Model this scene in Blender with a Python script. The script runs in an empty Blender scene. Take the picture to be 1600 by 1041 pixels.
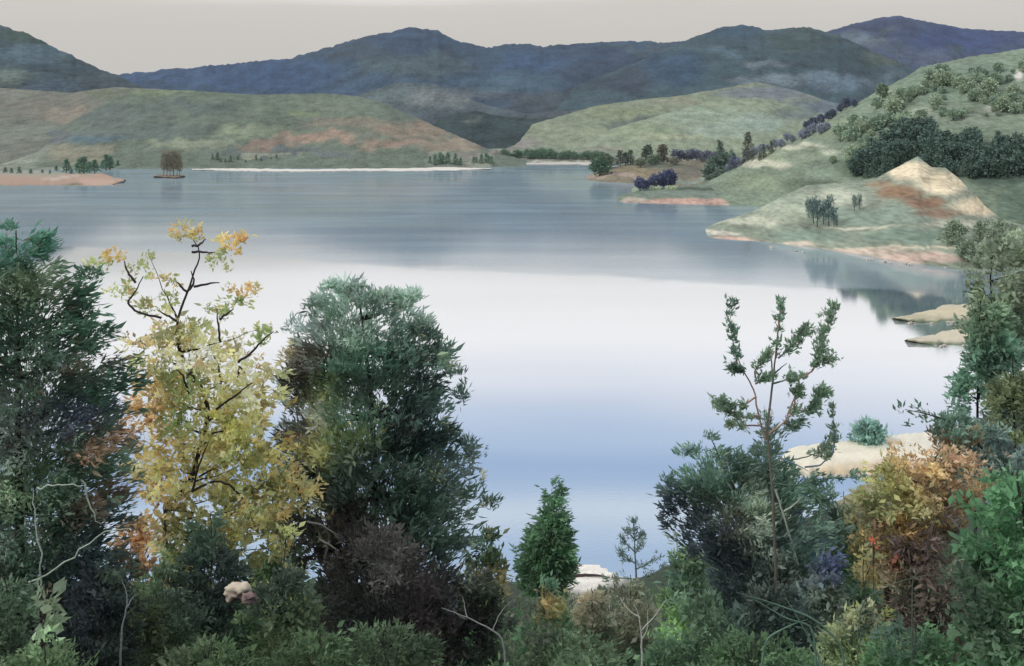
import bpy, math, random
import numpy as np
random.seed(7)
RNG = np.random.default_rng(7)
SC = bpy.context.scene
COL = SC.collection

# ------------------------------------------------------------------ camera
F = 1700.0        # focal length in photograph pixels (1600 wide)
HOR = 205.0       # eye level row
H = 60.0          # eye height above the lake
cam_d = bpy.data.cameras.new('camera')
cam = bpy.data.objects.new('camera', cam_d); COL.objects.link(cam)
cam.location = (0, 0, H); cam.rotation_euler = (math.radians(90), 0, 0)
cam_d.sensor_width = 36; cam_d.lens = 36 * F / 1600
cam_d.shift_y = -(520.5 - HOR) / 1600
cam_d.clip_start = 0.5; cam_d.clip_end = 30000
SC.camera = cam

# ------------------------------------------------------------------ world, sun, exposure
SUN_EL, SUN_AZ = 38.0, 245.0      # azimuth clockwise from north (+Y): behind and to the left of the camera
w = bpy.data.worlds.new("World"); SC.world = w; w.use_nodes = True
nt = w.node_tree; nt.nodes.clear()
out = nt.nodes.new('ShaderNodeOutputWorld'); bg = nt.nodes.new('ShaderNodeBackground')
sky = nt.nodes.new('ShaderNodeTexSky'); sky.sky_type = 'NISHITA'; sky.sun_disc = False
sky.sun_elevation = math.radians(SUN_EL); sky.sun_rotation = math.radians(SUN_AZ)
sky.dust_density = 3.0
tc = nt.nodes.new('ShaderNodeTexCoord'); sep = nt.nodes.new('ShaderNodeSeparateXYZ')
nz = nt.nodes.new('ShaderNodeTexNoise'); nz.inputs['Scale'].default_value = 3.0; nz.inputs['Detail'].default_value = 5
mp = nt.nodes.new('ShaderNodeMapping'); mp.inputs['Scale'].default_value = (1, 1, 7)
ma = nt.nodes.new('ShaderNodeMath'); ma.operation = 'MULTIPLY_ADD'; ma.inputs[1].default_value = 0.036
mb = nt.nodes.new('ShaderNodeMath'); mb.operation = 'SUBTRACT'; mb.inputs[1].default_value = 0.018
ramp = nt.nodes.new('ShaderNodeValToRGB')
L = nt.links.new
L(tc.outputs['Generated'], sep.inputs[0]); L(tc.outputs['Generated'], mp.inputs[0]); L(mp.outputs[0], nz.inputs['Vector'])
L(nz.outputs[0], ma.inputs[0]); L(sep.outputs[2], ma.inputs[2]); L(ma.outputs[0], mb.inputs[0]); L(mb.outputs[0], ramp.inputs[0])
# overcast cloud deck: warm grey low down, with bright band, blue gap and overhead cloud added out of view to tint the water and fill (values are x10 the seen ones / 10)
stops = [(0.0, (.52, .49, .445)), (.085, (.535, .505, .46)), (.112, (.56, .53, .49)), (.135, (.90, .87, .85)),
         (.18, (1.0, .965, .95)), (.205, (.92, .91, .94)), (.235, (.70, .73, .84)), (.262, (.48, .58, .77)), (.29, (.31, .44, .68)), (.312, (.42, .54, .74)), (.328, (.68, .75, .84)),
         (.36, (.32, .45, .68)), (.42, (.62, .68, .78)), (1.0, (.84, .83, .82))]
cr = ramp.color_ramp
while len(cr.elements) > 1: cr.elements.remove(cr.elements[-1])
cr.elements[0].position = stops[0][0]; cr.elements[0].color = (*stops[0][1], 1)
for p_, c_ in stops[1:]:
    e = cr.elements.new(p_); e.color = (*c_, 1)
sc10 = nt.nodes.new('ShaderNodeMixRGB'); sc10.blend_type = 'MULTIPLY'; sc10.inputs[0].default_value = 1
sc10.inputs[2].default_value = (12, 12, 12, 1)
mixw = nt.nodes.new('ShaderNodeMixRGB'); mixw.inputs[0].default_value = 0.93
L(ramp.outputs[0], sc10.inputs[1]); L(sky.outputs[0], mixw.inputs[1]); L(sc10.outputs[0], mixw.inputs[2])
L(mixw.outputs[0], bg.inputs[0]); bg.inputs[1].default_value = 0.1; L(bg.outputs[0], out.inputs[0])

sd = bpy.data.lights.new('sun', 'SUN'); sun = bpy.data.objects.new('sun', sd); COL.objects.link(sun)
sd.energy = 1.5; sd.angle = math.radians(16); sd.color = (1, .95, .87)
a_, e_ = math.radians(SUN_AZ), math.radians(SUN_EL)
from mathutils import Vector
to_sun = Vector((math.sin(a_) * math.cos(e_), math.cos(a_) * math.cos(e_), math.sin(e_)))
sun.rotation_euler = to_sun.to_track_quat('Z', 'Y').to_euler()
SC.view_settings.view_transform = 'Standard'; SC.view_settings.look = 'None'
SC.view_settings.exposure = 0.0; SC.view_settings.gamma = 1.0
SC.cycles.max_bounces = 6; SC.cycles.transparent_max_bounces = 6

# ------------------------------------------------------------------ helpers
def P(px, py, Y):
    px = np.asarray(px, float); py = np.asarray(py, float); Y = np.asarray(Y, float)
    return np.stack(np.broadcast_arrays((px - 800) / F * Y, Y, H - (py - HOR) / F * Y), -1)

SATUR = .70
def lin(c):
    c = np.asarray(c, float) / 255.0
    v = np.where(c <= .04045, c / 12.92, ((c + .055) / 1.055) ** 2.4)
    g = (v * [.3, .55, .15]).sum(-1, keepdims=True)
    return g + (v - g) * SATUR

def _hash(ix, iy, iz, seed):
    n = (ix * 374761393 + iy * 668265263 + iz * 2147483647 + seed * 974711) & 0xffffffff
    n = ((n ^ (n >> 13)) * 1274126177) & 0xffffffff
    n = (n ^ (n >> 16)) & 0xffffffff
    return n / 4294967295.0

HAZE = 2.2e-5
def vnoise(x, y, z=0.0, seed=0):
    x, y, z = np.broadcast_arrays(np.asarray(x, float), np.asarray(y, float), np.asarray(z, float))
    xi, yi, zi = np.floor(x).astype(np.int64), np.floor(y).astype(np.int64), np.floor(z).astype(np.int64)
    fx, fy, fz = x - xi, y - yi, z - zi
    fx, fy, fz = [t * t * (3 - 2 * t) for t in (fx, fy, fz)]
    r = 0
    for dx in (0, 1):
        for dy in (0, 1):
            for dz in (0, 1):
                wgt = (fx if dx else 1 - fx) * (fy if dy else 1 - fy) * (fz if dz else 1 - fz)
                r = r + wgt * _hash(xi + dx, yi + dy, zi + dz, seed)
    return r * 2 - 1

def fbm(x, y, z=0.0, seed=0, oct=4):
    r, a = 0, 1.0
    for k in range(oct):
        r = r + a * vnoise(np.asarray(x) * 2 ** k, np.asarray(y) * 2 ** k, np.asarray(z) * 2 ** k, seed + k * 17); a *= .5
    return r

def interp(pts, px):
    pts = sorted(pts); return np.interp(px, [p[0] for p in pts], [p[1] for p in pts])

def mesh_obj(name, verts, faces, mat, parent=None, cols=None, smooth=False):
    """verts (n,3); faces list or (m,4)/(m,3) array; cols per vertex (n,3) linear albedo"""
    me = bpy.data.meshes.new(name)
    verts = np.asarray(verts, np.float32)
    if isinstance(faces, np.ndarray):
        k = faces.shape[1]; m = len(faces)
        me.vertices.add(len(verts)); me.vertices.foreach_set('co', verts.ravel())
        me.loops.add(m * k); me.loops.foreach_set('vertex_index', faces.astype(np.int32).ravel())
        me.polygons.add(m); me.polygons.foreach_set('loop_start', np.arange(0, m * k, k, dtype=np.int32))
        me.polygons.foreach_set('loop_total', np.full(m, k, np.int32))
        if smooth: me.polygons.foreach_set('use_smooth', np.ones(m, bool))
        me.update(calc_edges=True)
    else:
        me.from_pydata([tuple(v) for v in verts], [], faces)
        if smooth: me.polygons.foreach_set('use_smooth', np.ones(len(faces), bool))
    if cols is not None:
        at = me.color_attributes.new('tint', 'FLOAT_COLOR', 'POINT')
        c4 = np.ones((len(verts), 4), np.float32); c4[:, :3] = np.clip(cols, 0, 1)
        at.data.foreach_set('color', c4.ravel())
    me.materials.append(mat)
    o = bpy.data.objects.new(name, me); COL.objects.link(o)
    if parent is not None: o.parent = parent
    return o

def tag(o, label=None, cat=None, group=None, kind=None):
    if label: o['label'] = label
    if cat: o['category'] = cat
    if group: o['group'] = group
    if kind: o['kind'] = kind
    return o

def empty(name, loc, label, cat, group=None):
    o = bpy.data.objects.new(name, None); COL.objects.link(o); o.location = tuple(loc)
    o.empty_display_size = .5
    return tag(o, label, cat, group)

# ------------------------------------------------------------------ materials
def tint_mat(name, scale=1.0, amount=.25, rough=.95, transl=0.0, bump=0.0, bscale=4.0, stretch=(1, 1, 1)):
    m = bpy.data.materials.new(name); m.use_nodes = True; n = m.node_tree; n.nodes.clear()
    o = n.nodes.new('ShaderNodeOutputMaterial')
    at = n.nodes.new('ShaderNodeAttribute'); at.attribute_name = 'tint'
    t = n.nodes.new('ShaderNodeTexCoord'); z = n.nodes.new('ShaderNodeTexNoise')
    z.inputs['Scale'].default_value = scale; z.inputs['Detail'].default_value = 6; z.inputs['Roughness'].default_value = .65
    mr = n.nodes.new('ShaderNodeMapRange'); mr.inputs[1].default_value = .3; mr.inputs[2].default_value = .7
    mr.inputs[3].default_value = 1 - amount; mr.inputs[4].default_value = 1 + amount
    mu = n.nodes.new('ShaderNodeVectorMath'); mu.operation = 'SCALE'
    geo = n.nodes.new('ShaderNodeNewGeometry')
    mpp = n.nodes.new('ShaderNodeMapping'); mpp.inputs['Scale'].default_value = stretch
    n.links.new(geo.outputs['Position'], mpp.inputs[0])
    n.links.new(mpp.outputs[0], z.inputs['Vector'])
    zf = n.nodes.new('ShaderNodeTexNoise'); zf.inputs['Scale'].default_value = scale * 7; zf.inputs['Detail'].default_value = 3
    n.links.new(mpp.outputs[0], zf.inputs['Vector'])
    mm = n.nodes.new('ShaderNodeMath'); mm.operation = 'MULTIPLY_ADD'; mm.inputs[1].default_value = .45
    mn = n.nodes.new('ShaderNodeMath'); mn.operation = 'MULTIPLY'; mn.inputs[1].default_value = .62
    n.links.new(z.outputs[0], mn.inputs[0]); n.links.new(zf.outputs[0], mm.inputs[0]); n.links.new(mn.outputs[0], mm.inputs[2])
    n.links.new(mm.outputs[0], mr.inputs[0])
    n.links.new(at.outputs['Color'], mu.inputs[0]); n.links.new(mr.outputs[0], mu.inputs['Scale'])
    b = n.nodes.new('ShaderNodeBsdfPrincipled'); b.inputs['Roughness'].default_value = rough
    b.inputs['Specular IOR Level'].default_value = .15
    n.links.new(mu.outputs[0], b.inputs['Base Color'])
    if bump:
        z2 = n.nodes.new('ShaderNodeTexNoise'); z2.inputs['Scale'].default_value = bscale; z2.inputs['Detail'].default_value = 5
        bp = n.nodes.new('ShaderNodeBump'); bp.inputs['Strength'].default_value = 1; bp.inputs['Distance'].default_value = bump
        n.links.new(mpp.outputs[0], z2.inputs['Vector']); n.links.new(z2.outputs[0], bp.inputs['Height'])
        n.links.new(bp.outputs[0], b.inputs['Normal'])
    if transl:
        tr = n.nodes.new('ShaderNodeBsdfTranslucent'); mx = n.nodes.new('ShaderNodeMixShader'); mx.inputs[0].default_value = transl
        n.links.new(mu.outputs[0], tr.inputs[0]); n.links.new(b.outputs[0], mx.inputs[1]); n.links.new(tr.outputs[0], mx.inputs[2])
        n.links.new(mx.outputs[0], o.inputs[0])
    else:
        n.links.new(b.outputs[0], o.inputs[0])
    return m

M_FAR = tint_mat('far_forest', .014, .75, bump=7, bscale=.03, stretch=(1, .3, 2.5))
M_HILL = tint_mat('hill_cover', .045, .62, bump=1.2, bscale=.1, stretch=(1, .3, 2.5))
M_NEAR = tint_mat('bank_cover', .5, .3, bump=.2, bscale=1.2)
M_SAND = tint_mat('sand', .35, .16, bump=.15, bscale=.8)
M_LEAF = tint_mat('leaves', 1.2, .3, transl=.45)
M_LEAF_FAR = tint_mat('distant_leaves', .1, .2, transl=.1)
M_BARK = tint_mat('bark', 6, .35, bump=.02, bscale=12)

def water_mat():
    m = bpy.data.materials.new('lake_water'); m.use_nodes = True; n = m.node_tree; n.nodes.clear(); k = n.links.new
    o = n.nodes.new('ShaderNodeOutputMaterial')
    geo = n.nodes.new('ShaderNodeNewGeometry')
    mp = n.nodes.new('ShaderNodeMapping'); mp.inputs['Scale'].default_value = (1, 1, 1)
    k(geo.outputs['Position'], mp.inputs[0])
    z1 = n.nodes.new('ShaderNodeTexNoise'); z1.inputs['Scale'].default_value = 1.1; z1.inputs['Detail'].default_value = 6; z1.inputs['Roughness'].default_value = .6
    k(mp.outputs[0], z1.inputs['Vector'])
    bp = n.nodes.new('ShaderNodeBump'); bp.inputs['Strength'].default_value = 1; bp.inputs['Distance'].default_value = .0045
    k(z1.outputs[0], bp.inputs['Height'])
    # broad patches of wind on the water
    mp2 = n.nodes.new('ShaderNodeMapping'); mp2.inputs['Scale'].default_value = (.005, .03, 1); k(geo.outputs['Position'], mp2.inputs[0])
    z2 = n.nodes.new('ShaderNodeTexNoise'); z2.inputs['Scale'].default_value = 1; z2.inputs['Detail'].default_value = 5; k(mp2.outputs[0], z2.inputs['Vector'])
    rp = n.nodes.new('ShaderNodeValToRGB'); k(z2.outputs[0], rp.inputs[0])
    rp.color_ramp.elements[0].position = .35; rp.color_ramp.elements[0].color = (.21, .29, .35, 1)
    rp.color_ramp.elements[1].position = .65; rp.color_ramp.elements[1].color = (.30, .385, .43, 1)
    di = n.nodes.new('ShaderNodeBsdfDiffuse'); k(rp.outputs[0], di.inputs[0])
    gl = n.nodes.new('ShaderNodeBsdfGlossy'); gl.inputs['Roughness'].default_value = .015
    gl.inputs[0].default_value = (1, 1, 1, 1); k(bp.outputs[0], gl.inputs['Normal'])
    # ruffled beyond a set line: rougher, with body colour painting the far reflection band
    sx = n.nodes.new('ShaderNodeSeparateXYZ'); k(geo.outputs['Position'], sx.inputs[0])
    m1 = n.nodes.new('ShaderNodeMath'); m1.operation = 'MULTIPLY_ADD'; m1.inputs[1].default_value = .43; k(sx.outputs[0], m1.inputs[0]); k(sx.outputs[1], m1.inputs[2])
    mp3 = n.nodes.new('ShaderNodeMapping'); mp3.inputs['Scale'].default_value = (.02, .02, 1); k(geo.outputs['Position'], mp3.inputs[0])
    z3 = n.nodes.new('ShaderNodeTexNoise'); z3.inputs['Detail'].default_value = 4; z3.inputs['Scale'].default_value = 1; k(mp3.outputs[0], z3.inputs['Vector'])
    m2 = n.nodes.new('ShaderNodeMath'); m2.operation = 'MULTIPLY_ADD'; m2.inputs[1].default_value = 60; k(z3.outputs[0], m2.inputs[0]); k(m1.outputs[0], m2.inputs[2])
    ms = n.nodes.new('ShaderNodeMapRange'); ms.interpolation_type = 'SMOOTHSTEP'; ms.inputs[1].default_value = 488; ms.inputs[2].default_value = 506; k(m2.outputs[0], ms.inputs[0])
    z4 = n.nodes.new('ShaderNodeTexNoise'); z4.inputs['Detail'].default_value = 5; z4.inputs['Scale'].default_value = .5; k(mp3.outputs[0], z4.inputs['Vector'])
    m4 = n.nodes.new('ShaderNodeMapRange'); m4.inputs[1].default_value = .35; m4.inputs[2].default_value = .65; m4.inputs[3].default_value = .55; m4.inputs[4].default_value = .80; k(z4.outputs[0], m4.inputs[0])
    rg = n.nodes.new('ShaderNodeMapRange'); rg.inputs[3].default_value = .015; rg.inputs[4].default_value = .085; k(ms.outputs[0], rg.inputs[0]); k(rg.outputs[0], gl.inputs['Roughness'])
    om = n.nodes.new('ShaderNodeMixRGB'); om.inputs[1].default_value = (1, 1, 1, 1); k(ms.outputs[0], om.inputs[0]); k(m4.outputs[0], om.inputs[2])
    lw = n.nodes.new('ShaderNodeLayerWeight'); lw.inputs[0].default_value = .5
    mr = n.nodes.new('ShaderNodeMapRange'); mr.inputs[1].default_value = .60; mr.inputs[2].default_value = .90
    mr.inputs[3].default_value = .60; mr.inputs[4].default_value = .76
    k(lw.outputs['Facing'], mr.inputs[0])
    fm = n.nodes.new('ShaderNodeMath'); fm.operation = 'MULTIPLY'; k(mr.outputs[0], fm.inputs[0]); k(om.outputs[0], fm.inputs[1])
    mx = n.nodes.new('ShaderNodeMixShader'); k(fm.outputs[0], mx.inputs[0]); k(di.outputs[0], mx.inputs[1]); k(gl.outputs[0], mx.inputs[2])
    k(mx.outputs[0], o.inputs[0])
    return m
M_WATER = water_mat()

# ------------------------------------------------------------------ seeds: local colour by place, with some painted shade and distance haze
def seed_cols(px, py, base, seeds, warp=12, sharp=3.0, sd=0, scale=40.0):
    """ground-cover / leaf colour patches; seeds = (px, py, rx, ry, rgb)"""
    wx = px + warp * fbm(px / scale, py / scale, 0, sd, 3)
    wy = py + warp * .7 * fbm(px / scale, py / scale, 5.5, sd + 3, 3)
    acc = np.zeros((len(px), 3)) + lin(base) * .02; ws = np.full(len(px), .02)
    for (sx, sy, rx, ry, c) in seeds:
        q = ((wx - sx) / rx) ** 2 + ((wy - sy) / ry) ** 2
        wt = np.exp(-q * sharp)
        acc += wt[:, None] * lin(c); ws += wt
    return acc / ws[:, None]

RIDGES = {}
def ridge(name, crest, front, depth, base, seeds, mat, gain=1.0, step=4, rows=44, power=1.0, amp=.16, jag=1.5,
          back=.5, zfront=-1.0, nsc=None, warp=16, rowpow=1.0, sd=1, label=None):
    """a hill: crest = [(px, py)], front = [(px, Y)] foot of the slope, depth = [(px, Y)] crest distance"""
    crest = sorted(crest)
    if crest[0][0] < -30: crest = [(crest[0][0] - 600, crest[0][1] + (40 if mat is M_FAR else 0))] + crest
    if crest[-1][0] > 1600: crest = crest + [(crest[-1][0] + 600, crest[-1][1] + 10)]
    x0, x1 = min(c[0] for c in crest), max(c[0] for c in crest)
    px = np.arange(x0, x1 + step, step, dtype=float)
    cy = interp(crest, px); yf = interp(front, px); yc = interp(depth, px)
    cy = cy + jag * .55 * fbm(px / 12.0, 0 * px, 0, sd + 40, 3) + jag * .45 * fbm(px / 2.3, 0 * px, 0, sd + 44, 2)
    zc = H - (cy - HOR) / F * yc
    zf = zfront if np.ndim(zfront) == 0 else interp(zfront, px)
    t = np.linspace(0, 1, rows) ** rowpow
    T, PX = np.meshgrid(t, px, indexing='ij')
    Y = yf + (yc - yf) * T
    X = (PX - 800) / F * Y
    prof = T ** power
    Z = zf + (zc - zf) * prof
    s = nsc or float(np.mean(yc - yf)) * .45
    nn = fbm(X / s, Y / (s * 2.4), 0, sd, 5)
    Z = Z + amp * (zc - zf) * nn * np.sin(np.pi * np.clip(T, 0, 1)) ** .8
    PY = HOR + (H - Z) / Y * F
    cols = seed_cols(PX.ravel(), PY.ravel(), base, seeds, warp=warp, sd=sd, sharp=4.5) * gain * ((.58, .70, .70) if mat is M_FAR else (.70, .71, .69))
    # back slope
    tb = np.array([.15, .5, 1.0])
    width = np.mean(yc - yf) * back
    TB, PXB = np.meshgrid(tb, px, indexing='ij')
    YB = yc + width * TB; XB = (PXB - 800) / F * yc * (1 + 0 * TB); ZB = zc * (1 - TB ** 1.3) - 3 * TB
    V = np.concatenate([np.stack([X, Y, Z], -1), np.stack([XB, YB, ZB], -1)], 0)
    R, C = V.shape[:2]
    cb = np.repeat(cols[-C:][None], len(tb), 0).reshape(-1, 3)
    idx = np.arange(R * C).reshape(R, C)
    fc = np.stack([idx[:-1, :-1], idx[:-1, 1:], idx[1:, 1:], idx[1:, :-1]], -1).reshape(-1, 4)
    o = mesh_obj(name, V.reshape(-1, 3), fc, mat, None, np.concatenate([cols, cb]), smooth=True)
    tag(o, label, None, None, 'structure')
    RIDGES.setdefault(name, o)
    RIDGES[name + '_grid'] = (px, PY, np.stack([X, Y, Z], -1))
    return o

def on(rname, px, py):
    """the point of a hill's front slope at that place"""
    gx, PY, V = RIDGES[rname + '_grid']
    i = int(np.clip(np.round((px - gx[0]) / (gx[1] - gx[0])), 0, len(gx) - 1))
    col = PY[:, i]; j = int(np.argmin(np.abs(col - py)))
    return V[j, i].copy()

# ------------------------------------------------------------------ the lake and distant land
wv = np.array([[-6000, -200, 0], [6000, -200, 0], [6000, 9000, 0], [-6000, 9000, 0]], float)
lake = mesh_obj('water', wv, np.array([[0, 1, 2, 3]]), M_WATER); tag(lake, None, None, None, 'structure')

BLUE, DBLUE, SLATE = (66, 88, 118), (56, 74, 104), (74, 90, 100)  # blue of distant haze is painted into the far mountain colours
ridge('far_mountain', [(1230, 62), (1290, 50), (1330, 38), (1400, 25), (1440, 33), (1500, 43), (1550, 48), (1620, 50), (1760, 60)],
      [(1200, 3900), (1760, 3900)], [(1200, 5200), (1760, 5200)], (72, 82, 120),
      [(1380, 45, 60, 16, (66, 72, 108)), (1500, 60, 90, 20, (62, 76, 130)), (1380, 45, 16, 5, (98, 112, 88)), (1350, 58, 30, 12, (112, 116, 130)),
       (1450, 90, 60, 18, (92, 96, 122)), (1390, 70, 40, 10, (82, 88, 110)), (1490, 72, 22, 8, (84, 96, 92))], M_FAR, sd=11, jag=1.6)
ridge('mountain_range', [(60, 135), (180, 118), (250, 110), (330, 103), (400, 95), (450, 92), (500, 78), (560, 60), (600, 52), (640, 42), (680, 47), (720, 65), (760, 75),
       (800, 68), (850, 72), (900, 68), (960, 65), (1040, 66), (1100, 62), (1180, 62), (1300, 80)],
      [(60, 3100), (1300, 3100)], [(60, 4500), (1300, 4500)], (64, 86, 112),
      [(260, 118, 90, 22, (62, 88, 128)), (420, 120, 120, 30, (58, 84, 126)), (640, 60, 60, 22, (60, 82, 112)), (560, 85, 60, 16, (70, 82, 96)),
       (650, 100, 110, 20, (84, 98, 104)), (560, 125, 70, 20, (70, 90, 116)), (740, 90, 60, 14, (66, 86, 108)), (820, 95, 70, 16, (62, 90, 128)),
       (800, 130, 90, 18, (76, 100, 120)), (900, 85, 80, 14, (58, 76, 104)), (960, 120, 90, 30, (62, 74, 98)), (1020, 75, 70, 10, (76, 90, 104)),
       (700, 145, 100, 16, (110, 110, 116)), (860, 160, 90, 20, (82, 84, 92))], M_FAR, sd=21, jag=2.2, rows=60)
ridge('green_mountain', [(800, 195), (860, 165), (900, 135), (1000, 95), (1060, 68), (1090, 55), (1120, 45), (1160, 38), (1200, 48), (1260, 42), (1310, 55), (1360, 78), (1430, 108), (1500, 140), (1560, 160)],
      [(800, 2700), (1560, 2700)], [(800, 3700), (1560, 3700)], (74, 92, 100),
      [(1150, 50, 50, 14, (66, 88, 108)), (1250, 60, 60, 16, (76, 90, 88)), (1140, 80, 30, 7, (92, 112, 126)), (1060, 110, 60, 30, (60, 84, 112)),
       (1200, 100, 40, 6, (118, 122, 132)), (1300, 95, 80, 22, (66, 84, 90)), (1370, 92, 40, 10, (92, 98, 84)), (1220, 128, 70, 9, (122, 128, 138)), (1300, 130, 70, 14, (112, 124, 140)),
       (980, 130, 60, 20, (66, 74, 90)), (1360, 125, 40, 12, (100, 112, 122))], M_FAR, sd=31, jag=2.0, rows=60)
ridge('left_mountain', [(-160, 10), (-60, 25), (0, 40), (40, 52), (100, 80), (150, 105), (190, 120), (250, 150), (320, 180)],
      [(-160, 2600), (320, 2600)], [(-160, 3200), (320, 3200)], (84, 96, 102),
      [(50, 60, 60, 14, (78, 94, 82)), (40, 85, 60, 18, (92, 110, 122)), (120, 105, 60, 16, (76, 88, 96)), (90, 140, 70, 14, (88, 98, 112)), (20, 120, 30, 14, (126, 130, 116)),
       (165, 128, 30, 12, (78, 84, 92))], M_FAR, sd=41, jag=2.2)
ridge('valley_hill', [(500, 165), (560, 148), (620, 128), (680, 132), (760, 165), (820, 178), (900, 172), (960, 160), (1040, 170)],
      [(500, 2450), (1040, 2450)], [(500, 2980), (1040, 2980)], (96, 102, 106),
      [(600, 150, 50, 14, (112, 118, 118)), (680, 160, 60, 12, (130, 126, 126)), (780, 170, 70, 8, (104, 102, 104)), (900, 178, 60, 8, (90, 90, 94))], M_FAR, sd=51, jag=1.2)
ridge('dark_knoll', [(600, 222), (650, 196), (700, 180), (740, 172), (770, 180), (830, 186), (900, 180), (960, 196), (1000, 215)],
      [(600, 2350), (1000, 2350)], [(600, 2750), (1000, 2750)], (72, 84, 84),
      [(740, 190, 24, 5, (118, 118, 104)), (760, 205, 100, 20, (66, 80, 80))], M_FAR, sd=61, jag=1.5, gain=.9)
ridge('left_hill', [(-160, 120), (-40, 135), (40, 140), (110, 145), (180, 136), (260, 140), (330, 150)],
      [(-160, 1700), (330, 1900)], [(-160, 2700), (330, 2700)], (124, 128, 112),
      [(60, 165, 90, 14, (130, 126, 110)), (110, 180, 60, 14, (150, 138, 118)), (50, 205, 60, 18, (132, 140, 120)), (10, 150, 40, 20, (136, 138, 122)), (170, 145, 30, 8, (118, 124, 98))],
      M_HILL, sd=71, jag=.8)
ridge('round_hill', [(-60, 262), (20, 232), (60, 214), (110, 190), (150, 170), (180, 152), (220, 140), (300, 142), (400, 148), (500, 146), (560, 150), (600, 162), (660, 188), (720, 215), (780, 240), (820, 250)],
      [(-60, 1690), (300, 1740), (820, 1780)], [(-60, 2000), (250, 2350), (560, 2350), (820, 2100)], (112, 128, 108),
      [(250, 146, 70, 6, (126, 142, 98)), (330, 150, 60, 8, (110, 128, 100)), (180, 180, 90, 16, (104, 118, 110)), (300, 170, 80, 10, (98, 116, 106)), (420, 165, 70, 10, (112, 130, 106)),
       (480, 178, 30, 5, (128, 146, 98)), (230, 205, 120, 14, (108, 122, 114)), (160, 215, 60, 8, (92, 120, 130)), (120, 240, 60, 16, (150, 146, 118)), (380, 208, 70, 10, (144, 158, 122)),
       (300, 225, 60, 8, (150, 160, 128)), (520, 165, 70, 12, (120, 136, 112)), (560, 195, 90, 12, (140, 132, 110)), (500, 218, 70, 8, (172, 142, 116)), (420, 228, 60, 5, (150, 126, 106)),
       (640, 205, 60, 16, (158, 138, 112)), (700, 228, 50, 10, (168, 148, 122)), (620, 226, 50, 6, (164, 136, 112)), (450, 238, 120, 5, (108, 118, 120)), (50, 235, 30, 16, (140, 150, 132)),
       (30, 250, 30, 10, (150, 158, 138)), (90, 215, 40, 14, (112, 120, 120))], M_HILL, sd=81, jag=.8, rows=70, step=3)
ridge('right_hill', [(700, 240), (740, 226), (800, 205), (860, 186), (930, 166), (1000, 156), (1060, 150), (1120, 140), (1180, 128), (1240, 140), (1300, 160), (1380, 175), (1460, 180)],
      [(700, 2300), (1460, 2300)], [(700, 2700), (1460, 2700)], (140, 152, 122),
      [(860, 205, 60, 12, (146, 158, 124)), (960, 175, 60, 12, (138, 150, 112)), (1050, 158, 50, 6, (148, 152, 124)), (930, 210, 40, 14, (150, 162, 124)), (1000, 190, 50, 6, (104, 116, 106)),
       (1200, 145, 80, 12, (122, 134, 142)), (1290, 165, 50, 14, (110, 126, 138)), (950, 200, 26, 5, (100, 112, 106)), (800, 225, 40, 8, (150, 142, 136))], M_HILL, sd=91, jag=.8, rows=60)
ridge('pasture_hill', [(860, 246), (900, 225), (960, 200), (1010, 186), (1060, 172), (1110, 158), (1180, 152), (1220, 162), (1280, 176), (1340, 186), (1420, 196), (1500, 200)],
      [(860, 2230), (1500, 2100)], [(860, 2500), (1500, 2450)], (148, 162, 130),
      [(1000, 205, 60, 10, (146, 164, 124)), (1100, 180, 70, 14, (148, 168, 142)), (1180, 190, 60, 18, (150, 170, 154)), (1130, 205, 60, 14, (148, 168, 148)), (1230, 170, 30, 8, (118, 134, 116)),
       (1060, 215, 50, 6, (172, 178, 138)), (1260, 180, 60, 10, (116, 132, 126)), (930, 232, 40, 6, (150, 148, 130))], M_HILL, sd=101, jag=.6, rows=60)
ridge('far_shore', [(-200, 262), (-40, 258), (100, 256), (180, 254), (260, 248), (320, 238), (420, 240), (520, 236), (600, 240), (700, 236), (780, 232), (860, 234), (960, 242), (1100, 240), (1200, 250)],
      [(-200, 1500), (180, 1740), (280, 1760), (420, 1790), (560, 1800), (700, 1770), (770, 1790), (780, 2100), (960, 2050), (1200, 1700)], [(-200, 1700), (250, 1850), (700, 1900), (780, 2250), (1200, 2050)], (146, 150, 128),
      [(300, 245, 40, 8, (140, 140, 116)), (420, 250, 60, 6, (158, 160, 134)), (560, 244, 60, 6, (168, 150, 124)), (520, 256, 80, 3, (146, 150, 134)), (680, 252, 60, 7, (126, 136, 124)),
       (780, 242, 50, 5, (154, 140, 134)), (900, 246, 90, 5, (134, 146, 134)), (860, 256, 100, 2.2, (196, 190, 178)), (220, 256, 40, 6, (140, 146, 130)), (60, 256, 80, 6, (144, 152, 132))],
      M_HILL, sd=111, jag=.5, rows=36, power=.75, amp=.04)
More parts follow.
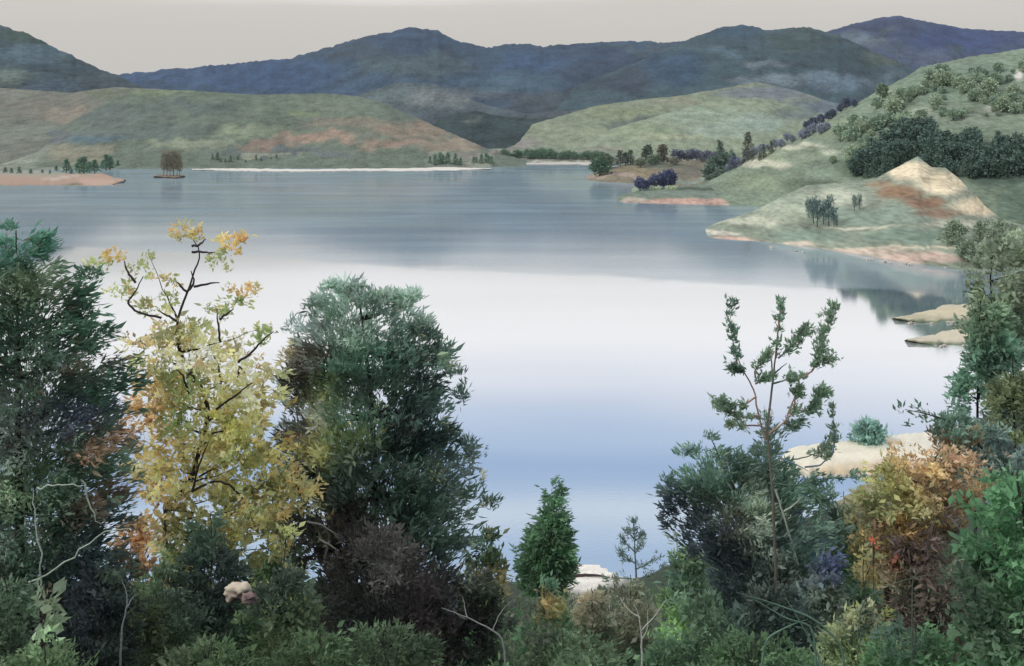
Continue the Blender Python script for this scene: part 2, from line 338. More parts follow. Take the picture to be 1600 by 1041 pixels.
# pale beach strips along the far shore
def strip(name, pts, w_px, col, mat=M_SAND, zt=1.2, step=3, seeds=(), gain=1.0):
    """low bank: pts (px, py of the water line); w_px its height in the picture"""
    px = np.arange(pts[0][0], pts[-1][0] + .1, step); py = np.interp(px, [p[0] for p in pts], [p[1] for p in pts])
    wd = np.interp(px, [p[0] for p in w_px], [p[1] for p in w_px]) + .4 * fbm(px / 7, px * 0, 0, 9, 2)
    py = py + np.minimum(wd * .07, 1.4) * fbm(px / 11, px * 0, 0, 31, 3)
    yf = H * F / (py - HOR)
    rows = 7; V = []; PYs = []
    for k in range(rows):
        t = k / (rows - 1)
        pyk = py - wd * t
        zk = -.6 + (zt + .6) * min(1, t * 2.2) ** .7
        Y = (H - zk) * F / (pyk - HOR)
        V.append(np.stack([(px - 800) / F * Y, Y, 0 * Y + zk], -1)); PYs.append(pyk)
    V.append(V[-1] + np.array([0, 8, -3.0]))
    V = np.array(V); R, C = V.shape[:2]; idx = np.arange(R * C).reshape(R, C)
    PYs.append(PYs[-1])
    cols = seed_cols(np.tile(px, R), np.concatenate(PYs), col, list(seeds), warp=5, sd=5) * gain * .86
    fc = np.stack([idx[:-1, :-1], idx[:-1, 1:], idx[1:, 1:], idx[1:, :-1]], -1).reshape(-1, 4)
    o = mesh_obj(name, V.reshape(-1, 3), fc, mat, None, cols, smooth=True)
    return tag(o, None, None, None, 'structure')

strip('beach', [(300, 266), (380, 268), (470, 269), (560, 268), (640, 268), (700, 267), (770, 265)], [(300, 2), (380, 5), (480, 4), (600, 4.5), (700, 6.5), (770, 1)], (220, 212, 198), gain=1.15)
strip('beach', [(770, 257.5), (850, 258), (950, 258)], [(770, 2), (850, 4), (950, 5)], (208, 198, 184))
strip('spit', [(-400, 292), (-60, 291), (0, 291), (80, 292), (150, 291), (178, 289), (196, 284)], [(-60, 26), (0, 24), (60, 24), (120, 20), (160, 20), (196, 4)], (184, 154, 126), zt=2.5,
      seeds=[(60, 284, 70, 7, (186, 148, 120)), (150, 285, 30, 6, (206, 164, 134)), (60, 268, 90, 5, (160, 162, 140)), (90, 279, 30, 2, (206, 190, 168)), (170, 272, 20, 4, (196, 150, 120)), (60, 291, 120, 2, (120, 118, 90))])
strip('islet', [(240, 276), (250, 278), (275, 279), (290, 276)], [(240, 1), (250, 5), (280, 6), (290, 1)], (136, 116, 90), zt=2.0)

# right side of the lake
ridge('headland', [(905, 283), (930, 272), (950, 262), (990, 256), (1050, 252), (1100, 250), (1150, 246), (1220, 240), (1300, 235)],
      [(905, 1330), (930, 1290), (990, 1240), (1060, 1180), (1150, 1100), (1300, 1000)], [(905, 1380), (1000, 1480), (1150, 1450), (1300, 1400)], (146, 134, 104),
      [(960, 279, 50, 4, (188, 160, 142)), (1010, 272, 60, 8, (154, 138, 100)), (1080, 265, 50, 14, (128, 122, 100)), (1040, 256, 60, 5, (110, 118, 98)), (1080, 283, 50, 5, (140, 156, 142)),
       (1150, 280, 40, 10, (96, 116, 98)), (1120, 262, 40, 10, (126, 118, 98))], M_HILL, sd=121, jag=.6, rows=40, power=.8, amp=.03)
ridge('spit_land', [(960, 318), (975, 304), (1000, 298), (1060, 292), (1120, 288), (1170, 290), (1240, 285)],
      [(960, 925), (990, 905), (1100, 885), (1180, 870), (1240, 860)], [(960, 930), (1000, 1020), (1100, 1080), (1240, 1080)], (124, 142, 122),
      [(1070, 317, 100, 6.5, (214, 164, 142)), (1165, 322, 40, 6, (222, 206, 186)), (990, 312, 20, 4, (200, 182, 158)), (1100, 303, 90, 5, (124, 142, 128)), (1100, 295, 90, 2, (92, 108, 88)), (1080, 289, 60, 4, (132, 154, 140))],
      M_HILL, sd=131, jag=.4, rows=40, power=.5, amp=.03, warp=4)
ridge('right_mountainside', [(1100, 292), (1140, 268), (1180, 245), (1240, 215), (1290, 190), (1340, 160), (1400, 128), (1440, 105), (1500, 92), (1560, 82), (1620, 74), (1760, 50)],
      [(1100, 880), (1180, 860), (1300, 640), (1760, 560)], [(1100, 1100), (1240, 1010), (1400, 930), (1760, 850)], (128, 148, 122),
      [(1180, 285, 50, 16, (138, 156, 122)), (1250, 240, 50, 14, (142, 158, 128)), (1300, 238, 24, 5, (186, 192, 164)), (1240, 228, 60, 5, (196, 196, 168)), (1190, 255, 50, 8, (200, 198, 170)), (1320, 205, 50, 14, (136, 152, 118)),
       (1400, 190, 60, 16, (132, 150, 126)), (1450, 140, 70, 22, (122, 146, 122)), (1540, 120, 60, 24, (112, 136, 116)), (1400, 145, 60, 14, (136, 152, 120)), (1500, 180, 60, 14, (140, 154, 134)),
       (1560, 170, 20, 8, (196, 196, 180)), (1440, 175, 30, 6, (168, 178, 152)), (1400, 230, 60, 20, (84, 108, 92)), (1500, 240, 60, 22, (76, 100, 86)), (1560, 270, 50, 22, (74, 98, 84)),
       (1340, 262, 50, 14, (96, 116, 90)), (1260, 290, 50, 10, (100, 118, 92)), (1490, 185, 26, 5, (188, 194, 170)), (1200, 245, 40, 10, (146, 158, 124)), (1590, 320, 30, 30, (98, 124, 104)), (1590,120,12,10,(214,208,198))],
      M_HILL, gain=1.06, sd=141, jag=1.6, rows=90, step=3, amp=.05, warp=10)
ridge('sand_bluff_hill', [(1095, 376), (1115, 362), (1150, 342), (1190, 326), (1220, 308), (1260, 290), (1330, 284), (1370, 278), (1400, 262), (1434, 244), (1456, 262), (1478, 262), (1505, 285), (1540, 322), (1570, 345), (1620, 356), (1720, 360)],
      [(1095, 605), (1180, 590), (1260, 565), (1400, 500), (1500, 470), (1720, 450)], [(1095, 612), (1180, 700), (1300, 720), (1440, 680), (1560, 600), (1720, 600)], (138, 150, 128),
      [(1150, 376, 40, 6, (216, 172, 148)), (1130, 366, 26, 4, (208, 202, 180)), (1180, 345, 50, 8, (188, 190, 162)), (1230, 330, 40, 14, (166, 176, 148)), (1300, 310, 50, 18, (178, 184, 158)), (1260, 368, 60, 10, (124, 148, 128)),
       (1380, 340, 80, 16, (132, 152, 134)), (1430, 370, 90, 12, (116, 142, 122)), (1475, 285, 44, 20, (236, 212, 168)), (1425, 266, 36, 14, (236, 212, 170)), (1530, 322, 40, 16, (230, 204, 160)),
       (1405, 300, 36, 14, (146, 108, 74)), (1445, 316, 38, 10, (146, 106, 74)), (1465, 333, 40, 9, (146, 116, 90)), (1380, 286, 26, 6, (160, 136, 100)), (1500, 350, 50, 6, (186, 184, 158)), (1350, 355, 60, 2, (198, 194, 166)),
       (1320, 393, 100, 6, (214, 186, 164)), (1430, 404, 80, 9, (206, 172, 154)), (1380, 388, 140, 2, (206, 192, 162)), (1240, 382, 40, 4, (206, 184, 160)), (1580, 400, 60, 40, (128, 142, 116))],
      M_HILL, gain=1.2, sd=151, jag=1.0, rows=80, step=2, power=.72, amp=.03, warp=7, nsc=40)
strip('sandbar', [(1398, 498), (1420, 505), (1450, 508), (1500, 505), (1560, 500)], [(1398, 2), (1430, 16), (1480, 30), (1560, 30)], (206, 194, 160), zt=1.0,
      seeds=[(1460, 502, 60, 3, (110, 130, 90)), (1470, 486, 50, 6, (216, 200, 156)), (1440, 494, 30, 3, (190, 180, 140))])
strip('sandbar', [(1418, 533), (1450, 541), (1500, 542), (1560, 540)], [(1418, 3), (1450, 16), (1500, 30), (1560, 26)], (208, 196, 166), zt=1.0,
      seeds=[(1490, 538, 60, 3, (116, 132, 92)), (1480, 520, 50, 8, (220, 206, 170))])
strip('beach_spit', [(1205, 735), (1230, 744), (1300, 746), (1360, 748), (1440, 745), (1540, 735)], [(1205, 8), (1240, 44), (1300, 56), (1400, 66), (1540, 74)], (224, 214, 186), zt=1.4,
      seeds=[(1260, 710, 50, 20, (222, 214, 186)), (1330, 738, 60, 10, (206, 180, 136)), (1420, 690, 60, 12, (214, 206, 184)), (1400, 735, 60, 14, (196, 168, 128))], gain=1.2)

# ------------------------------------------------------------------ the near hillside (one sheet from behind the camera to the shore)
SHORE = [(-900, 146), (700, 144), (860, 145), (885, 149), (905, 151.5), (940, 151), (965, 147.5), (990, 145), (1100, 156), (1200, 165), (1280, 171), (1350, 186), (1450, 192), (1500, 215), (1620, 255), (2400, 270)]
def ground(px, Y):
    ys = interp(SHORE, px)
    s = np.clip(np.asarray(Y, float) / ys, 0, 1.2)
    z = 56.4 * np.clip(1 - np.asarray(Y, float) / 146, 0, 1) ** 1.4 + 2.2 * np.clip(1 - s, 0, 1) - np.clip(s - 1, 0, 1) * 25
    x = (np.asarray(px, float) - 800) / F * Y
    z = z + .5 * fbm(x / 7, np.asarray(Y, float) / 7, 0, 3, 3) * np.clip((.9 - s) * 4, 0, 1)
    return z
pxg = np.arange(-900, 2404, 12.0); yg = np.concatenate([[2, 5, 9], np.linspace(13, 130, 90), np.linspace(131, 285, 120)])
YG, PG = np.meshgrid(yg, pxg, indexing='ij')
ZG = ground(PG, YG); XG = (PG - 800) / F * YG
PYG = HOR + (H - ZG) / YG * F
gc = seed_cols(PG.ravel(), np.clip(PYG, 600, 1400).ravel(), (60, 76, 58),
               [(908, 892, 60, 26, (232, 224, 210)), (910, 940, 70, 14, (150, 146, 124)), (1300, 760, 100, 30, (150, 140, 104)), (200, 1000, 300, 60, (62, 76, 64)), (650, 950, 140, 60, (66, 60, 58)), (1450, 700, 100, 60, (140, 140, 110))], warp=8) 
gv = np.stack([XG, YG, ZG], -1)
back_row = np.stack([np.linspace(-120, 120, len(pxg)), np.full(len(pxg), -60.0), np.full(len(pxg), 60.0)], -1)
gv = np.concatenate([back_row[None], gv], 0); R_, C_ = gv.shape[:2]; idx = np.arange(R_ * C_).reshape(R_, C_)
fc = np.stack([idx[:-1, :-1], idx[:-1, 1:], idx[1:, 1:], idx[1:, :-1]], -1).reshape(-1, 4)
gobj = mesh_obj('ground', gv.reshape(-1, 3), fc, M_NEAR, None, np.concatenate([gc[:C_], gc]), smooth=True)
tag(gobj, None, None, None, 'structure')

# ------------------------------------------------------------------ foliage machinery
def norm(v): return v / np.maximum(np.linalg.norm(v, axis=-1, keepdims=True), 1e-9)

def leaf_fans(cent, dirs, size, ncol, n=8, spread=.8, ratio=.32, rng=RNG, jitter=.35, flat=0.0):
    """fans of pointed leaves: cent (m,3), dirs (m,3), size (m,), colours (m,3) -> verts, faces, cols"""
    m = len(cent)
    c = np.repeat(cent, n, 0); d = np.repeat(dirs, n, 0); s = np.repeat(size, n) * rng.uniform(.5, 1.2, m * n)
    d = norm(d + rng.normal(0, spread, (m * n, 3)))
    if flat: d[:, 2] *= (1 - flat); d = norm(d)
    c = c + rng.normal(0, 1, (m * n, 3)) * (s * jitter)[:, None]
    side = norm(np.cross(d, rng.normal(0, 1, (m * n, 3))))
    up = np.cross(side, d)
    wv_ = side * (s * ratio * .5 * rng.uniform(.6, 1.3, m * n))[:, None]
    b = c; tip = c + d * s[:, None]; mid = c + d * (s * .42)[:, None] + up * (s * .06)[:, None]
    V = np.stack([b, mid - wv_, tip, mid + wv_], 1).reshape(-1, 3)
    fcs = np.arange(m * n * 4).reshape(-1, 4)
    cc = np.repeat(ncol, n, 0) * rng.uniform(.82, 1.18, (m * n, 1)) + .006
    return V, fcs, np.repeat(cc, 4, 0)

def tube(pts, rad, sides=6):
    """tapered tube through pts"""
    pts = np.asarray(pts, float); n = len(pts)
    rad = np.interp(np.linspace(0, 1, n), np.linspace(0, 1, len(rad)), rad)
    V = []; prev = None
    for i in range(n):
        t = norm(pts[min(i + 1, n - 1)] - pts[max(i - 1, 0)])
        a = np.cross(t, [0.31, 1, 0.17]); a = norm(a); b = np.cross(t, a)
        for k in range(sides):
            an = 2 * math.pi * k / sides
            V.append(pts[i] + rad[i] * (math.cos(an) * a + math.sin(an) * b))
    fs = []
    for i in range(n - 1):
        for k in range(sides):
            fs.append((i * sides + k, i * sides + (k + 1) % sides, (i + 1) * sides + (k + 1) % sides, (i + 1) * sides + k))
    return np.array(V), np.array(fs)

def smooth_path(pts, k=4, wob=0.0, rng=RNG):
    pts = np.asarray(pts, float)
    t = np.linspace(0, len(pts) - 1, (len(pts) - 1) * k + 1)
    q = np.stack([np.interp(t, np.arange(len(pts)), pts[:, j]) for j in range(3)], -1)
    for _ in range(2): q[1:-1] = .5 * q[1:-1] + .25 * (q[:-2] + q[2:])
    if wob: q[1:-1] += rng.normal(0, wob, q[1:-1].shape)
    return q

def join(parts):
    V, Fc, Cc, o = [], [], [], 0
    for v, f, c in parts:
        V.append(v); Fc.append(f + o); Cc.append(c); o += len(v)
    return np.concatenate(V), np.concatenate(Fc), np.concatenate(Cc)

def tubes_obj(name, paths, parent, origin, col, mat=M_BARK, sides=6):
    parts = []
    for p, r in paths:
        v, f = tube(p, r, sides)
        g = np.repeat(lin(col)[None], len(v), 0)
        parts.append((v - origin, f, g))
    v, f, c = join(parts)
    return mesh_obj(name, v, f, mat, parent, c, smooth=True)

def crown_points(outline, Y, n, depth_k=.8, surf=.5, rng=RNG, gap=0.0, gs=1.2, sd=0, inset=8, per=16, rise=.25):
    """tufts set along boughs inside an edge given by [(py, left px, right px)]; returns points, outward dirs, px, py, bough tone"""
    o = sorted(outline); py_ = np.array([a[0] for a in o], float); l_ = np.array([a[1] for a in o], float); r_ = np.array([a[2] for a in o], float)
    py_[0] += inset * .8
    ys = np.linspace(py_[0], py_[-1], 400); wd = np.maximum(np.interp(ys, py_, r_ - l_) - 2 * inset, 2)
    cdf = np.cumsum(wd ** 1.35); cdf /= cdf[-1]
    K = max(6, int(n / per))
    tipy = np.interp((np.arange(K) + rng.uniform(0, 1, K)) / K, cdf, ys)
    L_, R_ = np.interp(tipy, py_, l_), np.interp(tipy, py_, r_)
    cx, rad = (L_ + R_) / 2, np.maximum((R_ - L_) / 2 - inset, 2)
    th = np.arange(K) * 2.39996 + rng.uniform(-.5, .5, K)
    reach = rng.uniform(.62, 1.08, K) ** (2 * surf)
    tone = np.clip(rng.normal(1, .24, K), .5, 1.6)
    b = rng.integers(0, K, n); t = rng.uniform(.12, 1, n) ** .62
    rr = t * reach[b]
    dx, dy = np.cos(th[b]) * rr, np.sin(th[b]) * rr
    wob = rad[b] * .17 * (1.15 - t) + 5
    ddx = rng.normal(0, 1, n) * wob; ddz = rng.normal(0, 1, n) * wob * .55; ddy = rng.normal(0, 1, n) * wob
    px = cx[b] + dx * rad[b] + ddx
    py = tipy[b] + (1 - t) * rise * rad[b] + ddz
    py = np.maximum(py, py_[0])
    # stay inside the drawn edge
    Lh, Rh = np.interp(py, py_, l_) + inset * .6, np.interp(py, py_, r_) - inset * .6
    px = np.clip(px, Lh + rng.uniform(-4, 4, n), np.maximum(Rh, Lh) + rng.uniform(-4, 4, n))
    yy = Y + (dy * rad[b] + ddy) * Y / F * depth_k
    Pn = np.stack([(px - 800) / F * Y, yy, H - (py - HOR) / F * Y], -1)
    d = np.stack([np.cos(th[b]), np.sin(th[b]), 0 * t], -1) * np.clip(rr, .3, 1)[:, None]
    tn = tone[b]
    if gap:
        q = fbm(Pn[:, 0] / gs, Pn[:, 1] / gs, Pn[:, 2] / gs, sd, 2)
        keep = q > (gap - .5); Pn, d, px, py, tn = Pn[keep], d[keep], px[keep], py[keep], tn[keep]
    return Pn, d, px, py, tn

def clump_tone(Pn, s=1.0, sd=0, a=.28):
    return (1 + a * fbm(Pn[:, 0] / s, Pn[:, 1] / s, Pn[:, 2] / s, sd + 9, 3))[:, None]

GAIN = 2.6
def plant(name, label, cat, outline, Y, base, seeds, zroot=None, n=700, size=14, nleaf=8, up=.5, spread=.7, ratio=.32, trunk=None, tcol=(70, 62, 56), group=None,
          gap=0.0, limbs=14, sd=0, surf=.5, gain=GAIN, sharp=2.2, extra=(), gs=1.2, warp=14, tr=.16, depth_k=.8, dabs=.16, per=16, rise=.25):
    """a tree or shrub: trunk with limbs + crown of leaf fans, rooted on the hillside"""
    rng = np.random.default_rng(100 + sd)
    o = sorted(outline); top, bot = o[0], o[-1]
    bx = trunk[0][0] if trunk else (bot[1] + bot[2]) / 2
    gz = float(ground(bx, Y)) if zroot is None else zroot; root = np.array([(bx - 800) / F * Y, Y, gz])
    e = empty(name, root, label, cat, group)
    Pn, d, px, py, tn = crown_points(outline, Y, n, surf=surf, rng=rng, gap=gap, sd=sd, gs=gs, depth_k=depth_k, inset=size * .55, per=per, rise=rise)
    for (ex, ey, er, ec) in extra:                       # loose sprays outside the main crown
        th = rng.uniform(0, 2 * math.pi, ec); rr = np.sqrt(rng.uniform(0, 1, ec)) * er
        qx, qy = ex + np.cos(th) * rr, ey + np.sin(th) * rr * .7
        qd = Y + rng.normal(0, er * .6, ec) * Y / F
        Pn = np.concatenate([Pn, np.stack([(qx - 800) / F * Y, qd, H - (qy - HOR) / F * Y], -1)])
        d = np.concatenate([d, np.stack([np.cos(th), 0 * th, np.abs(np.sin(th)) * .4], -1)]); px = np.append(px, qx); py = np.append(py, qy); tn = np.append(tn, np.ones(ec))
    Pn[:, 2] -= size * .3 * Y / F
    cols = seed_cols(px, py, base, [s if len(s) == 5 else (s[0], s[1], s[2], s[2], s[3]) for s in seeds], warp=warp, sharp=sharp, sd=sd, scale=25.0)
    pal = np.array([lin(s_[-1]) for s_ in seeds] + [lin(base)]); dab = rng.uniform(0, 1, len(Pn)) < dabs
    cols[dab] = .5 * cols[dab] + .5 * pal[rng.integers(0, len(pal), int(dab.sum()))]
    cols = cols * clump_tone(Pn, 30 * Y / F, sd, .2) * tn[:, None] * gain * (1.14, 1.12, 1.06)
    dirs = norm(d + np.array([0, 0, up]))
    sz = np.full(len(Pn), size * Y / F); ne = sum(q[3] for q in extra)
    if ne: sz[-ne:] *= .72
    v, f, c = leaf_fans(Pn, dirs, sz * np.exp(rng.normal(-.05, .32, len(Pn))).clip(.4, 1.45), cols, nleaf, spread, ratio, rng)
    mesh_obj('crown', v - root, f, M_LEAF, e, c)
    # trunk and limbs
    topz = H - (top[0] - HOR) / F * Y
    if trunk:
        tp = P([t[0] for t in trunk], [t[1] for t in trunk], Y)
        tp = np.concatenate([[root - [0, 0, .3]], tp]) if tp[0, 2] > gz else tp
    else:
        cxs = [((a[1] + a[2]) / 2, a[0]) for a in o[::-1]]
        tp = P([a[0] for a in cxs], [a[1] for a in cxs], Y); tp = np.concatenate([[root - [0, 0, .3]], tp[tp[:, 2] > gz + .2]])
        ln = max(2, len(tp)); 
    tp = smooth_path(tp, 3, 0.02, rng)
    ps = [(tp, [tr, tr * .6, .02])]
    if limbs:
        sel = rng.choice(len(Pn), min(limbs, len(Pn)), replace=False)
        for i in sel:
            q = Pn[i]; zz = min(max(q[2] - rng.uniform(.3, 1.4), gz + .3), topz)
            j = int(np.argmin(np.abs(tp[:, 2] - zz))); a0 = tp[j]
            mid = (a0 + q) / 2 + [0, 0, -.1]
            ps.append((smooth_path([a0, mid, q], 4, .02, rng), [tr * .35, .02, .008]))
    tubes_obj('trunk', ps, e, root, tcol)
    return e, root

def px_branches(e, root, Y, lists, col, w=3.0, name='branch', wob=.015):
    """each branch drawn as a polyline, with some depth of its own"""
    rng = np.random.default_rng(5)
    for br in lists:
        dz = rng.normal(0, .25)
        p = P([b[0] for b in br], [b[1] for b in br], Y); p[:, 1] += np.linspace(0, dz, len(p))
        p = smooth_path(p, 4, wob, rng)
        r = w * .5 * Y / F
        tubes_obj(name, [(p, [r, r * .8, r * .35])], e, root, col, sides=6)

# ------------------------------------------------------------------ near trees
e, r = plant('conifer_tree', 'tall dark green conifer filling the left edge with ragged tiers over the water', 'tree',
      [(352, 8, 30), (362, 0, 78), (380, -40, 92), (400, -60, 104), (425, -70, 116), (440, -90, 138), (465, -100, 136), (485, -100, 158), (505, -110, 186), (530, -110, 200), (550, -110, 196),
       (580, -120, 222), (620, -120, 210), (660, -120, 222), (700, -120, 210), (760, -120, 205), (820, -120, 205), (900, -120, 220), (960, -120, 200), (1080, -120, 180)], 38, (58, 80, 66),
      [(30, 380, 50, (48, 96, 80)), (60, 440, 46, 30, (98, 118, 88)), (120, 440, 40, (44, 84, 64)), (60, 520, 90, (56, 84, 66)), (150, 510, 50, (48, 88, 66)), (110, 560, 50, 20, (66, 74, 72)),
       (130, 565, 50, 14, (120, 100, 76)), (190, 590, 40, (46, 82, 66)), (110, 640, 40, 24, (66, 72, 92)), (30, 660, 50, (104, 118, 114)), (60, 740, 50, (90, 112, 84)), (140, 740, 60, (62, 88, 70)),
       (160, 690, 34, 14, (146, 112, 86)), (155, 770, 26, (110, 78, 64)), (60, 840, 80, (64, 92, 76)), (20, 840, 36, (112, 118, 112)), (150, 860, 60, (50, 66, 70)), (80, 960, 80, (52, 66, 66)), (190, 900, 50, (60, 74, 62))],
      n=5600, size=15, nleaf=12, up=.2, spread=.36, ratio=.26, sd=1, limbs=60, trunk=[(30, 1000), (30, 700), (25, 360)], surf=.42, tr=.28,
      extra=[(135, 428, 12, 12), (150, 425, 8, 6), (70, 366, 8, 10), (15, 352, 8, 8)])
px_branches(e, r, 35.2, [[(60, 940), (66, 880), (58, 800), (56, 760)], [(58, 762), (95, 755), (140, 754)], [(126, 750), (134, 790), (152, 825)], [(45, 910), (100, 880), (150, 840), (200, 830)]], (170, 184, 164), 3.0, 'bare_branch', .05)

e, r = plant('autumn_tree', 'yellow and orange autumn tree with thin dark branches between two dark conifers', 'tree',
      [(498, 180, 335), (535, 172, 410), (580, 180, 445), (620, 184, 455), (660, 184, 462), (700, 188, 475), (750, 192, 505), (800, 205, 500), (850, 225, 450), (890, 245, 360), (925, 255, 300)], 46, (158, 160, 108),
      [(290, 358, 22, 9, (200, 162, 72)), (300, 378, 30, 8, (150, 150, 76)), (362, 378, 24, 14, (196, 156, 70)), (345, 402, 24, 8, (126, 144, 80)), (178, 393, 20, 12, (214, 164, 64)), (150, 412, 30, 14, (146, 160, 92)), (215, 412, 20, (150, 164, 98)),
       (250, 430, 26, 8, (216, 160, 60)), (275, 436, 20, (150, 156, 78)), (385, 445, 24, 8, (216, 150, 60)), (375, 468, 26, 14, (124, 142, 72)), (190, 455, 30, (156, 168, 104)), (250, 480, 36, 22, (138, 150, 88)), (345, 490, 26, (132, 152, 92)),
       (260, 485, 14, (206, 196, 120)), (320, 560, 40, 20, (128, 150, 92)), (410, 520, 26, (130, 150, 92)), (210, 520, 40, 18, (196, 140, 96)), (180, 510, 30, 10, (206, 140, 96)), (290, 545, 40, 12, (210, 200, 146)),
       (350, 540, 34, (218, 212, 166)), (385, 590, 40, (224, 214, 160)), (300, 590, 40, 24, (124, 144, 84)), (245, 610, 40, 20, (190, 152, 100)), (220, 660, 40, 40, (188, 146, 98)), (290, 640, 50, 24, (120, 140, 78)), (370, 640, 50, (196, 190, 118)), (330, 620, 50, 14, (150, 160, 90)),
       (260, 690, 50, 34, (186, 162, 104)), (330, 720, 60, 50, (186, 182, 118)), (390, 700, 46, (164, 170, 104)), (400, 760, 60, 26, (150, 154, 84)), (470, 770, 36, 20, (216, 182, 106)), (430, 650, 26, (204, 180, 104)), (250, 760, 40, 30, (178, 146, 96)),
       (350, 790, 46, 20, (172, 172, 108)), (240, 850, 26, 40, (190, 142, 86)), (280, 850, 24, 30, (112, 146, 108)), (330, 830, 40, 34, (90, 112, 84)), (250, 905, 30, 12, (196, 150, 86)), (400, 840, 40, (156, 158, 98)), (430, 700, 24, 30, (206, 184, 100))],
      n=3300, size=12, nleaf=8, up=.1, spread=1.0, ratio=.46, sd=2, limbs=46, tcol=(58, 48, 46), gap=.32, gs=.7, dabs=.45, gain=1.7, surf=.55, sharp=3.5,
      trunk=[(264, 1000), (262, 915), (256, 830), (262, 780), (298, 760), (312, 700), (330, 640), (312, 600), (292, 575), (277, 540), (276, 500), (293, 457), (305, 420), (315, 395), (300, 372)],
      extra=[(290, 355, 18, 18), (276, 368, 10, 8), (305, 365, 12, 9), (352, 372, 9, 8), (372, 372, 8, 7), (362, 385, 16, 12), (340, 402, 14, 8), (178, 395, 15, 14), (150, 410, 14, 8), (165, 402, 8, 5), (215, 408, 12, 7), (205, 418, 10, 5), (232, 395, 5, 3),
             (240, 425, 9, 6), (262, 432, 9, 6), (275, 442, 9, 5), (395, 442, 8, 5), (390, 452, 12, 8), (375, 465, 16, 14), (362, 445, 8, 4), (360, 418, 7, 4), (190, 448, 16, 11), (172, 452, 9, 4), (205, 440, 9, 5), (250, 475, 24, 18), (270, 465, 16, 8), (232, 468, 12, 6),
             (340, 488, 16, 11), (326, 482, 8, 4), (352, 478, 8, 4), (410, 520, 17, 15), (418, 508, 9, 5), (395, 530, 12, 7), (322, 545, 22, 14), (282, 520, 14, 8), (350, 560, 16, 8), (375, 520, 10, 4)])
px_branches(e, r, 44.2, [[(276, 502), (262, 492), (250, 484)], [(252, 497), (215, 488), (198, 474), (212, 456), (224, 432)], [(212, 442), (198, 425), (192, 408)], [(293, 457), (282, 447), (276, 440)], [(303, 448), (325, 443), (343, 442)], [(293, 455), (304, 442), (297, 424)],
      [(300, 394), (318, 393), (336, 395)], [(300, 385), (312, 383), (322, 374)], [(345, 535), (341, 510), (340, 482)], [(343, 500), (352, 493), (362, 484)], [(372, 566), (395, 550), (406, 535), (428, 518)], [(338, 640), (365, 620), (395, 598)],
      [(297, 622), (292, 600), (288, 585), (280, 575)], [(292, 590), (302, 578)], [(300, 768), (330, 752), (352, 752), (375, 772), (388, 795), (403, 830)], [(300, 768), (312, 725), (330, 686)], [(345, 600), (342, 572), (335, 555)], [(372, 590), (374, 570), (384, 582)],
      [(262, 910), (262, 860), (256, 820), (254, 790)]], (62, 50, 52), 4.2)

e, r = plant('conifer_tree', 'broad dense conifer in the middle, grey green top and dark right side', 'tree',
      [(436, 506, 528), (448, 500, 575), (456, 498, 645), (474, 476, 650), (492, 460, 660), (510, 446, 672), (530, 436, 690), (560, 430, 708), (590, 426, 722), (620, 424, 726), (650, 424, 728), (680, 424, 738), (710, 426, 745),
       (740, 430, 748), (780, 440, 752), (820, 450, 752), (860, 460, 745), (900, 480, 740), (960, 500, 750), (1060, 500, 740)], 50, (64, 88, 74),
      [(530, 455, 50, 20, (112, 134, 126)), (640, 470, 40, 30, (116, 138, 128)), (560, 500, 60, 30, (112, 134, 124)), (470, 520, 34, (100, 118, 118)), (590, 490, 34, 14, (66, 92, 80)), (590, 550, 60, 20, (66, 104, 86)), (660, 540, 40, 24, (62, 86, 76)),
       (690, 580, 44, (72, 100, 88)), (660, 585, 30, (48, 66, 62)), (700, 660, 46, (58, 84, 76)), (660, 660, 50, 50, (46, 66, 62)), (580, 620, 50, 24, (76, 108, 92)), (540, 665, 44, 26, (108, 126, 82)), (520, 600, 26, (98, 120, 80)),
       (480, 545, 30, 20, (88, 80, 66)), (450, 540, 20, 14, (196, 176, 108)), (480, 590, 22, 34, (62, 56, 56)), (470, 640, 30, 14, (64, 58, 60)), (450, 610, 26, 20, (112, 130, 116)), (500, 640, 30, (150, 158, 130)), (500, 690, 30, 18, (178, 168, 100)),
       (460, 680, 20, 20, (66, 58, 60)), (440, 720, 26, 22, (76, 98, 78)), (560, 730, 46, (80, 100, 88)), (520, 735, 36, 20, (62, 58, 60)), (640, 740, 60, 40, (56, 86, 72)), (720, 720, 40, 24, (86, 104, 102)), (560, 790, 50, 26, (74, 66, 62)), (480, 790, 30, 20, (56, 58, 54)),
       (640, 810, 60, (62, 90, 76)), (720, 790, 40, (72, 96, 82)), (600, 830, 50, (98, 98, 96)), (700, 860, 50, (58, 76, 70)), (520, 850, 40, 30, (62, 54, 56)), (620, 900, 80, 40, (64, 58, 60)), (680, 950, 60, (64, 58, 62))],  # brown-black seeds paint the shade inside the crown and at its base
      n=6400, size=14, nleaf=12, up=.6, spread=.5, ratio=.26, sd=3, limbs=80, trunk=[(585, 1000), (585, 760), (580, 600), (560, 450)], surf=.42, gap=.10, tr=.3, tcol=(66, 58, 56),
      extra=[(516, 444, 8, 30), (550, 452, 12, 40), (580, 462, 14, 40), (630, 466, 16, 50), (644, 458, 8, 26), (600, 460, 14, 40), (500, 470, 14, 30), (660, 500, 14, 36), (672, 520, 12, 30), (695, 540, 14, 16), (712, 575, 12, 12), (722, 610, 10, 10), (735, 690, 16, 14), (745, 705, 14, 12), (740, 735, 12, 8), (460, 510, 14, 12), (765, 780, 12, 12)])
px_branches(e, r, 46.5, [[(588, 985), (592, 940), (578, 905), (576, 870), (572, 850)], [(590, 975), (620, 970), (638, 965)], [(515, 845), (505, 880)], [(480, 815), (500, 820), (524, 838)], [(498, 842), (530, 858)]], (150, 144, 138), 4.4, 'bare_branch')

